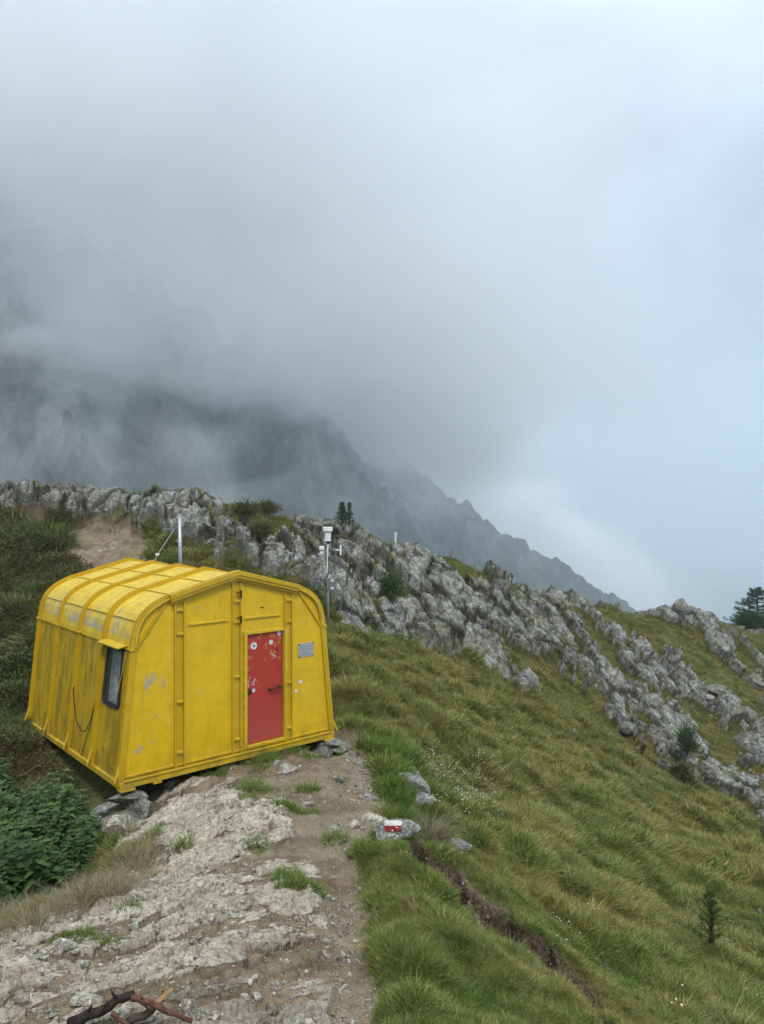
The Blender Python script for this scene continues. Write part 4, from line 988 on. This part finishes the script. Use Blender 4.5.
mb = MB(); mb.tube([(0,0,hz(543.5)), (0,0,hz(541))], .03, 8); mb.build('gauge_base', M['dark'], ws)
mb = MB(); mb.beam((-.12, 0, hz(549)), (.30, 0, hz(548.5)), .025, .03); mb.build('crossarm', M['greysteel'], ws)
mb = MB(); mb.tube([(.30, 0, hz(555)), (.30, 0, hz(545))], .022, 8); mb.beam((.19, 0, hz(550)), (.30, 0, hz(550)), .02, .03); mb.build('wind_sensor', M['white'], ws)
mb = MB(); mb.box((-.19, -.06, hz(550)), (-.08, .06, hz(546.2))); mb.box((-.17, -.05, hz(554.5)), (-.10, .05, hz(551.5))); mb.build('radiation_shield', M['white'], ws, bevel=.01)
mb = MB(); mb.box((-.06, -.12, hz(556)), (-.01, -.03, hz(551))); mb.box((.03, -.1, hz(556.5)), (.07, -.03, hz(552))); mb.build('small_sensor', M['greysteel'], ws)
mb = MB(); mb.box((.01, -.14, hz(590.5)), (.21, -.02, hz(577.5))); cb = mb.build('control_box', M['greysteel'], ws, bevel=.01)
for q_ in (588.5, 581): MB().box((.09, -.147, hz(q_)), (.15, -.1405, hz(q_ - 2))).build('box_label', M['white'], cb)
mb = MB(); mb.tube([(.0,-.03,hz(577)), (.03,-.04,hz(570)), (.02,-.03,hz(556))], .012, 6); mb.build('cable', M['dark'], ws)
# thin stake on the crest
p_ = on_ray(395.5, 533, 28.0)
mb = MB(); mb.tube([(0, 0, -.5), (0, 0, .28)], .035, 7); mb.tube([(0,0,.28),(0,0,.36)], .05, 7)
sk = mb.build('survey_marker', M['white'], None); sk.location = p_; sk.location.z = zat(p_.x, p_.y) + .15; tag(sk, 'tiny white marker post on the rocky skyline', 'marker post')

# ------------------------------------------------------------------ rocks
def rock(name, px, py, size, sq, seed, label, mat='stone', dmin=0, dmax=99, lift=0, rz=0, tilt=(0, 0), group=None, facet=9, p=None, cat='rock'):
    o = stone_mesh(seed, 5, sq, .25, M[mat], facet, size, name, True); p = p if p is not None else place(px, py, dmin, dmax)
    o.location = (p.x, p.y, p.z + lift * size); o.rotation_euler = (tilt[0], tilt[1], rz); tag(o, label, cat, group); return o
def hp(u, v, h=0): return Vector(hw(u, v, h))
# footing of flat stones under the near corner: separate stones
for j, (u, v, h, s, sq, lab) in enumerate((
    (-1.62, .02, -.17, .25, (1.1, .8, .40), 'flat grey stone directly under the near corner foot of the hut'),
    (-1.86, .10, -.27, .22, (1.2, .8, .38), 'dark layered stone sticking out left of the hut corner footing'),
    (-1.50, -.12, -.33, .24, (.95, .7, .75), 'smooth light grey block facing the path below the hut corner'),
    (-1.78, -.08, -.42, .28, (1.2, .8, .42), 'wide grey slab at the left bottom of the corner footing'),
    (-1.52, -.16, -.56, .24, (1.0, .8, .50), 'weathered stone at the very bottom of the corner footing'))):
    rock('footing_stone', 0, 0, s, sq, 700 + j, lab, group='stones stacked under the hut', rz=j * 1.3, tilt=(.1 * (j % 3 - 1), .08), p=hp(u, v, h))
for j, (u, v, h, s, sq, lab) in enumerate((
    (1.66, -.04, -.12, .19, (1.2, .9, .45), 'top stone of the small pile under the right front corner of the hut'),
    (1.50, -.14, -.22, .18, (1, .8, .55), 'knobbly stone on the left of the pile under the right hut corner'),
    (1.80, -.14, -.22, .20, (1, .8, .5), 'grey stone on the right of the pile under the right hut corner'))):
    rock('footing_stone', 0, 0, s, sq, 720 + j, lab, group='stones stacked under the hut', rz=j * 1.9, p=hp(u, v, h))
rock('loose_stone', 286, 770, .15, (1.1, .8, .62), 731, 'rounded loose stone on the dirt in front of the red door', 'palestone', 8, 13, .2, .3, cat='rock')
rock('loose_stone', 340, 781, .07, (1.1, .8, .6), 732, 'small dark stone at the inner edge of the gravel path', 'stone', 8, 13, .2)
rock('loose_stone', 308, 806, .08, (1.3, .8, .5), 733, 'low stone beside a tuft of grass in the middle of the path', 'palestone', 6, 12, .1)
rock('boulder', 411, 777, .17, (1.0, .7, .8), 740, 'upper pale pointed rock of the pair in the grass right of the path', 'stone', 8, 14, .15)
rock('boulder', 412, 788, .24, (1.15, .7, .62), 741, 'broad dark grey rock in the grass right of the path', 'stone', 8, 14, .2, tilt=(0, .4))
rock('boulder', 422, 801, .16, (1.2, .8, .5), 742, 'lower rock half sunk in grass below the dark grey one', 'stone', 8, 14, .1)
mk = rock('marker_rock', 394, 836, .22, (1.25, .75, .55), 743, 'low grey rock painted with a white and red trail blaze', 'stone', 6, 11, .25, rz=.2)
p_ = mk.location
mb = MB(); mb.box((-.085, -.004, 0), (.085, .004, .050)); b1_ = mb.build('white_blaze', M['whitepaint'], mk)
mb = MB(); mb.box((-.085, -.004, -.052), (.085, .004, -.002)); b2_ = mb.build('red_blaze', M['redpaint'], mk)
# lay the blaze on the stone: project onto its surface
def drape(o, cam_dir, host):
    me = o.data; bm = bmesh.new(); bm.from_mesh(me); bmesh.ops.subdivide_edges(bm, edges=bm.edges[:], cuts=5, use_grid_fill=True)
    bpy.context.view_layer.update(); inv = host.matrix_world.inverted()
    up = Vector((0, -.62, .78)); rt = Vector((.97, .24, 0)).normalized(); fw_ = rt.cross(up).normalized(); base = host.matrix_world.translation + Vector((-.02, 0, .065))
    vv = Vector((base.x, base.y, base.z)).normalized()
    up = (Vector((0, 0, 1)) - vv * vv.z).normalized(); rt = vv.cross(up).normalized()
    for v in bm.verts:
        w_ = base + rt * v.co.x + up * v.co.z * .95 + vv * 0; o0 = w_ - vv * 1.0
        hit, loc, nn, _ = host.ray_cast(inv @ o0, (inv.to_3x3() @ vv).normalized())
        if hit: v.co = loc + nn * (.006 if v.co.y < 0 else .001) + Vector((random.gauss(0, .0025), random.gauss(0, .0025), random.gauss(0, .0025)))
        else: v.co = inv @ w_
    bm.to_mesh(me); bm.free()
drape(b1_, None, mk); drape(b2_, None, mk)
rock('boulder', 375, 822, .15, (1.1, .8, .6), 744, 'plain stone at the path edge just left of the painted rock', 'palestone', 6, 11, .1)
rock('boulder', 455, 846, .16, (1.3, .7, .45), 745, 'grey stone beside the shaggy tussock at the head of the ditch', 'stone', 6, 12, .2)
rock('boulder', 629, 731, .34, (1.1, .8, .62), 746, 'lone dark block standing on the grassy slope below the crags', 'stone', 15, 40, .5)
rock('boulder', 716, 692, .52, (1.2, .8, .50), 757, 'large grey slab perched between grass and crags near the right edge', 'stone', 20, 50, .35, facet=16)
rock('boulder', 710, 700, .20, (1.1, .8, .6), 748, 'small chalk white stone just below the perched slab', 'palestone', 20, 50, .8)
rock('boulder', 682, 611, .55, (1.0, .8, .9), 749, 'square rock tooth standing on the right end of the skyline', 'stone', 38, 50, .4)
rock('boulder', 118, 838, .22, (.9, .7, 1.2), 750, 'pale upright rock at the foot of the slope under the hut corner', 'palestone', 7, 12, .4)
rock('boulder', 100, 832, .20, (.8, .7, 1.2), 751, 'lichen covered rock nearest the nettles below the hut corner', 'stone', 7, 12, .4)
# foreground fire wood
def branch(name, pts, rad, mat, label, d, extra=None):
    P_ = [on_ray(px, py, d + dd) for px, py, dd in pts]; o = empty(name, P_[0]); 
    mb = MB(); Q = []
    for i_ in range(len(P_) - 1):
        for t in (0, .34, .67): 
            q_ = P_[i_].lerp(P_[i_+1], t); Q.append(q_ - P_[0] + Vector((random.uniform(-1, 1), random.uniform(-1, 1), random.uniform(-1, 1))) * rad * .38)
    Q.append(P_[-1] - P_[0]); rs = [rad * (1 - .35 * i_ / len(Q)) * random.uniform(.9, 1.1) for i_ in range(len(Q))]
    mb.tube(Q, rs, 10)
    for k in range(3):
        j = 2 + k * 2
        if j < len(Q) - 1: mb.tube([Q[j], Q[j] + Vector((random.uniform(-1, 1), -.3, random.uniform(.3, 1))).normalized() * rad * 2.6], [rad * .35, rad * .15], 6)
    ob = mb.build(name, M[mat], None, True); ob.location = P_[0]; bpy.data.objects.remove(o)
    tag(ob, label, 'branch', 'firewood in the foreground'); return ob
def onto(px, py): 
    g = place(px, py, 3.2, 7); return g.y
dB = 4.02
branch('charred_log', [(70,1026,.02),(98,1013,.03),(116,1002,.05),(133,995,.06)], .030, 'bark_char', 'charred black log end lying in the bottom left foreground', dB)
branch('broken_branch', [(131,998,.0),(150,1004,-.02),(168,1013,-.04),(192,1022,-.05)], .018, 'bark_red', 'long reddish brown branch running from the charred log to the right', dB)
branch('broken_branch', [(112,1013,-.02),(120,1022,-.04),(140,1034,-.08)], .014, 'bark_red', 'short thin twig pointing down beside the charred log', dB)
branch('broken_branch', [(128,1022,.05),(145,1014,.05),(160,1004,.06)], .024, 'bark', 'grey brown branch lying under the reddish one', dB + .02)
mb = MB(); a = on_ray(152, 1010, dB); b = on_ray(172, 991, dB + .12)
mb.beam((0, 0, 0), b - a, .030, .014); ob = mb.build('split_wood', M['wood'], None, bevel=.005); ob.location = a + Vector((0, 0, .01)); tag(ob, 'splintered piece of pale orange wood among the branches', 'wood', 'firewood in the foreground')
rock('loose_stone', 188, 1012, .062, (.9, .8, 1.0), 760, 'pale upright stone at the right end of the branches', 'palestone', 3.2, 6, .3)
rock('loose_stone', 86, 1003, .07, (1.4, .8, .4), 761, 'low pale stone behind the charred log', 'palestone', 3.2, 6, .2)

# ------------------------------------------------------------------ shrubs and trees
def plant(name, p, h, w, n_br, n_leaf, L, lw, mat, label, cat, seed, shape='bush', group=None, up=.35, barkmat='bark'):
    r = np.random.default_rng(seed); o = empty(name, p); tag(o, label, cat, group)
    mb = MB(); V_ = []; Fc = []; B = []
    mb.tube([(0, 0, -.15), (r.normal(0, .03) * h, 0, h * .5), (0, 0, h * (.97 if shape != 'bush' else .55))], [.03 * h + .01, .02 * h + .006, .004], 7)
    for i_ in range(n_br):
        t = (i_ + r.uniform()) / n_br; a = i_ * 2.4 + r.normal(0, .3)
        if shape == 'bush':
            el = r.uniform(.05, 1.35); L_ = 1; d = Vector((math.cos(a) * math.cos(el) * w, math.sin(a) * math.cos(el) * w, math.sin(el) * h * .95)) * r.uniform(.75, 1.05); b0 = Vector((0, 0, h * .05))
        else:
            b0 = Vector((0, 0, h * (.08 + .88 * t))); ll = w * (1 - t) ** .8 * r.uniform(.65, 1.15) + .05 * w
            d = Vector((math.cos(a) * ll, math.sin(a) * ll, up * ll * r.uniform(.3, 1.2)))
        e = b0 + d; md = b0 + d * .5 + Vector((0, 0, .05 * h if shape == 'bush' else -.06 * d.length)); mb.tube([b0, md, e], [.008 * h + .003, .005 * h + .002, .002], 5)
        for k in range(n_leaf):
            s = r.uniform(.15, 1.03) ** .7; q_ = (b0.lerp(md, s * 2) if s < .5 else md.lerp(e, s * 2 - 1)); j = Vector(r.normal(0, 1, 3)); dd = d.normalized()
            if shape == 'bush':
                q_ = q_ + j * (.06 * w + .02); leaf(V_, Fc, B, q_, dd * .4 + j * .6 + Vector((0, 0, .3)), Vector(r.normal(0, 1, 3)), L * r.uniform(.7, 1.3), lw, r.uniform(), r.uniform(0, .7))
            else:
                side = Vector((-dd.y, dd.x, 0)) * (1 if k % 2 else -1); q2 = q_ + side * r.uniform(0, .22) * (1.05 - s) * d.length; q2.z += r.normal(0, .012 * h)
                leaf(V_, Fc, B, q2, side * .8 + dd * .8 + Vector((0, 0, r.normal(.1, .35))), Vector(r.normal(0, 1, 3)), L * r.uniform(.6, 1.3), lw, r.uniform(), r.uniform(0, .6))
    mb.build('trunk' if shape != 'bush' else 'stem', M[barkmat], o, True)
    f_ = mesh_obj('crown' if shape != 'bush' else 'foliage', V_, Fc, M[mat], o); a = f_.data.color_attributes.new('bl', 'FLOAT_COLOR', 'POINT'); a.data.foreach_set('color', np.array(B, np.float32).ravel()); return o
def gnd(px, py, d, up_=0): x, y, z = at(px, py, d); return Vector((x, y, zat(x, y) - .02 + up_))
plant('young_spruce', gnd(342, 528, 25.0, .22), .80, .26, 60, 26, .07, .008, 'needles', 'small bushy green spruce standing on the rocky skyline above the weather station', 'tree', 801, 'tree', up=.6)
plant('young_spruce', gnd(349.5, 528, 25.2, .2), .72, .12, 34, 16, .07, .010, 'needles', 'thin spindly spruce just right of the bushy one on the skyline', 'tree', 802, 'tree', up=.8)
b = place(391, 600, 15, 30)
plant('juniper_bush', b, 1.0, .42, 55, 38, .11, .010, 'needles', 'dark green juniper growing in a cleft in the middle of the crags', 'shrub', 803, 'bush')
b = place(689, 752, 15, 45)
plant('juniper_bush', b, 1.0, .42, 50, 38, .12, .013, 'needles', 'dark green juniper beside the pale rocks on the right slope', 'shrub', 804, 'bush')
b = place(682, 788, 15, 45)
plant('juniper_bush', b, .8, .45, 50, 50, .12, .018, 'shrub', 'fainter olive bush below the dark juniper on the right slope', 'shrub', 805, 'bush')
b = place(710, 948, 7, 16)
plant('larch_sapling', b, .80, .20, 44, 26, .06, .006, 'herb', 'slender green larch sapling in the grass at the lower right', 'tree', 806, 'tree', up=1.0)
xl, yl, zl = at(757, 660, 47)
plant('larch_tree', Vector((xl, yl, zat(xl, yl) - .3)), on_ray(757, 586, 47).z - zat(xl, yl) + .3, 2.5, 64, 130, .20, .012, 'needles', 'dark conifer with level branches cut off by the right edge of the photo', 'tree', 807, 'tree', up=.22)
for j, (px, py, d, h, w, lab) in enumerate(((752, 655, 46, 1.7, 1.6, 'low dark dwarf pine just left of the conifer at the right edge'), (775, 668, 45, 1.7, 1.8, 'dark dwarf pine right under the conifer at the right edge'))):
    plant('dwarf_pine', gnd(px, py, d), h * .62, w * .8, 60, 80, .22, .02, 'needles', lab, 'shrub', 810 + j, 'bush')
for j, (px, py, lab) in enumerate(((62, 524, 'brown green heather clump at the top of the bank left of the bare scree'), (118, 800, 'x'))):
    if lab != 'x': plant('heather_bush', place(px, py, 15, 30), .5, .5, 40, 40, .08, .012, 'shrub', lab, 'shrub', 820 + j, 'bush')
for j, (px, py, s, lab) in enumerate(((245, 515, .7, 'olive bush on the rock shelf left of the weather station'), (268, 512, .8, 'broad olive bush on the rock shelf nearest the skyline'), (258, 535, .6, 'lowest olive bush on the rock shelf above the hut'))):
    plant('heather_bush', place(px, py, 15, 30), s * .5, s * .8, 50, 40, .08, .012, 'shrub', lab, 'shrub', 830 + j, 'bush')
# shaggy tussock at the ditch head
tp_ = place(430, 842, 6, 11)
ts = blade_mesh('tussock', 420, .46, .12, .004, 1.15, M['straw'], 901, .5, 5); COL.objects.link(ts); ts.location = tp_ - Vector((0, 0, .03)); tag(ts, 'big shaggy bleached grass tussock hanging over the ditch beside the painted rock', 'tussock')

# ------------------------------------------------------------------ air
def volume_mat(name, col, dens, aniso=0., hetero=None):
    t = NT(name); v = t.n('ShaderNodeVolumePrincipled', ins={'Color': (*col, 1), 'Density': dens, 'Anisotropy': aniso})
    if hetero: t.set(v, 'Density', hetero(t))
    t.t.links.new(v.outputs[0], t.out.inputs['Volume']); return t.m
def mrange(t, v, a, b, lo=0., hi=1.):
    o = t.n('ShaderNodeMapRange', interpolation_type='SMOOTHSTEP'); t.set(o, 0, v)
    for k, q in ((1, a), (2, b), (3, lo), (4, hi)): t.set(o, k, float(q))
    return o.outputs[0]
def cloud_density(t):
    c = t.pos(); x, y, z = t.sepxyz(c)[0:3]
    w = t.noise(t.mapv(c, (1, 1, 1.25)), .0085, 8, .66, .7)
    w2 = t.noise(t.mapv(c, (1, 1, 1.3), loc=(300, 100, 20)), .0035, 3, .5)
    zz = t.math('ADD', z, t.math('ADD', t.math('MULTIPLY_ADD', w2, 160, -80), t.math('ADD', t.math('MULTIPLY_ADD', w, 90, -45), t.math('MULTIPLY', x, .06))))
    low = t.math('MULTIPLY', mrange(t, zz, 45, 92), mrange(t, zz, 165, 118))           # bank lying against the face
    gap = t.math('MULTIPLY', mrange(t, zz, 110, 150), .55)
    high = mrange(t, zz, 165, 235)
    wisp = t.math('MULTIPLY', t.math('MULTIPLY', mrange(t, w, .49, .64), mrange(t, z, -60, 20)), .85)
    puff = t.math('MULTIPLY', t.math('MULTIPLY', mrange(t, x, -190, -250), mrange(t, t.math('ADD', z, t.math('MULTIPLY_ADD', w, 80, -40)), 75, 30)), 2.2)
    nn = mrange(t, w, .36, .58, .12, 1.3)
    d = t.math('MULTIPLY', t.math('ADD', t.math('MULTIPLY', low, 1.0), t.math('ADD', gap, high)), nn)
    d = t.math('ADD', d, t.math('ADD', wisp, puff))
    d = t.math('MULTIPLY', d, mrange(t, z, 430, 240)); d = t.math('MULTIPLY', d, mrange(t, t.math('ADD', x, t.math('MULTIPLY', z, .30)), 260, -60))
    d = t.math('MULTIPLY', d, mrange(t, y, 300, 440)); d = t.math('MULTIPLY', d, mrange(t, z, -120, -40))
    return t.math('MULTIPLY', d, CLOUD_DENS)
CLOUD_DENS = .016
mb = MB(); mb.box((-900, 290, -130), (420, 1150, 580)); mo = mb.build('cloud_bank', volume_mat('cloudbank', (.99, .995, 1.0), .01, -.25, cloud_density)); tag(mo, 'grey mist drifting over the upper mountain', 'cloudbank', kind='stuff')  # cloud volume hiding the upper mountain, inside the haze box
def puff_density(t):
    c = t.pos(); x, y, z = t.sepxyz(c)[0:3]; w = t.noise(t.mapv(c, (1, 1, 1.5)), .006, 7, .62, .4)
    top_ = t.math('MULTIPLY_ADD', x, -.62, 210)           # the cloud top sinks to the right
    a = mrange(t, t.math('SUBTRACT', t.math('ADD', z, t.math('MULTIPLY_ADD', w, 260, -130)), top_), 30, -50)
    a = t.math('MULTIPLY', a, t.math('MULTIPLY', mrange(t, x, 620, 380), mrange(t, x, -40, 60)))
    a = t.math('MULTIPLY', a, t.math('MULTIPLY', mrange(t, y, 1250, 1330), mrange(t, y, 1690, 1600)))
    return t.math('MULTIPLY', a, .014)
mb = MB(); mb.box((-60, 1240, -420), (650, 1700, 300)); mo = mb.build('cloud_bank', volume_mat('valley_cloud', (.99, .995, 1.0), .01, -.25, puff_density)); tag(mo, 'paler cloud welling up behind the right end of the mountain', 'cloudbank', kind='stuff')  # second cloud volume, beyond the mountain's right end
HAZE = .00056
mb = MB(); mb.box((-4000, -120, -454), (4000, 9200, 700)); ho = mb.build('haze', volume_mat('haze_air', (.82, .925, 1.0), HAZE, .2)); tag(ho, 'thin blue grey haze over the whole valley', 'haze', kind='stuff')

# ------------------------------------------------------------------ sky, sun, camera
SUN_EL, SUN_AZ = 52, 168      # azimuth from +y clockwise
w = bpy.data.worlds.new('World'); scene.world = w; w.use_nodes = True; nt_ = w.node_tree; nt_.nodes.clear()
class WT_(NT):
    def __init__(s, t): s.t = t
t = WT_(nt_)
sky = t.n('ShaderNodeTexSky', sky_type='NISHITA', sun_disc=False, sun_elevation=R(SUN_EL), sun_rotation=R(SUN_AZ), altitude=1500, air_density=1, dust_density=2)
c = t.coord('Generated'); x, y, z = t.sepxyz(c)[0:3]
pl = t.n('ShaderNodeCombineXYZ', ins={0: t.math('DIVIDE', x, t.math('ADD', z, .45)), 1: t.math('DIVIDE', y, t.math('ADD', z, .45)), 2: t.math('MULTIPLY', z, .6)}).outputs[0]
n1 = t.noise(pl, 1.3, 6, .55, .5); n2 = t.noise(t.mapv(c, (2.2, 2.2, 6)), 2.6, 6, .6, .3)
elev = t.ramp(t.math('MULTIPLY_ADD', z, .5, .5), [(.40, (2.6, 3.9, 5.1)), (.50, (2.3, 3.3, 4.3)), (.57, (2.8, 3.5, 4.2)), (.66, (3.7, 4.3, 5.0)), (.76, (4.1, 4.6, 5.2)), (.9, (10.5, 11.4, 12.4)), (1, (15.5, 16.6, 18.0))])
shade = t.math('MULTIPLY_ADD', n1, 3.4, -.70)
cl = t.mix(1, elev, t.n('ShaderNodeCombineXYZ', ins={0: shade, 1: shade, 2: shade}).outputs[0], 'MULTIPLY')
cover = t.math('ADD', t.ramp(z, [(.0, .25), (.12, .62), (.3, 1)]), t.ramp(n2, [(.5, 0), (.62, .5)]), clamp=True)
skyc = t.mix(cover, t.mix(.35, sky.outputs[0], (3.0, 4.2, 5.6)), cl)
bg = t.n('ShaderNodeBackground', ins={'Color': skyc, 'Strength': .1}); wo = t.n('ShaderNodeOutputWorld'); nt_.links.new(bg.outputs[0], wo.inputs[0])
sl = bpy.data.lights.new('sun', 'SUN'); sl.energy = 1.5; sl.angle = R(10); sl.color = (1, .96, .9); so = bpy.data.objects.new('sun', sl); COL.objects.link(so)
sd = Vector((math.sin(R(SUN_AZ)) * math.cos(R(SUN_EL)), math.cos(R(SUN_AZ)) * math.cos(R(SUN_EL)), math.sin(R(SUN_EL)))); so.rotation_euler = sd.to_track_quat('Z', 'Y').to_euler(); so.location = (0, 0, 30)
cd_ = bpy.data.cameras.new('camera'); cam = bpy.data.objects.new('camera', cd_); COL.objects.link(cam); scene.camera = cam
cd_.sensor_fit = 'VERTICAL'; cd_.sensor_height = 36; cd_.lens = F / 1024 * 36; cam.rotation_euler = (R(90) - math.atan((512 - HY) / F), 0, 0); cd_.clip_start = .05; cd_.clip_end = 20000
scene.view_settings.view_transform = 'Standard'; scene.view_settings.look = 'None'; scene.view_settings.exposure = 0.54; scene.view_settings.gamma = 1
scene.cycles.volume_bounces = 8; scene.cycles.max_bounces = 8; scene.cycles.diffuse_bounces = 2; scene.cycles.glossy_bounces = 2; scene.cycles.transparent_max_bounces = 12
scene.cycles.volume_step_rate = 1.0; scene.cycles.volume_max_steps = 128
scene.cycles.use_denoising = True; scene.cycles.use_adaptive_sampling = True; scene.cycles.adaptive_threshold = .03
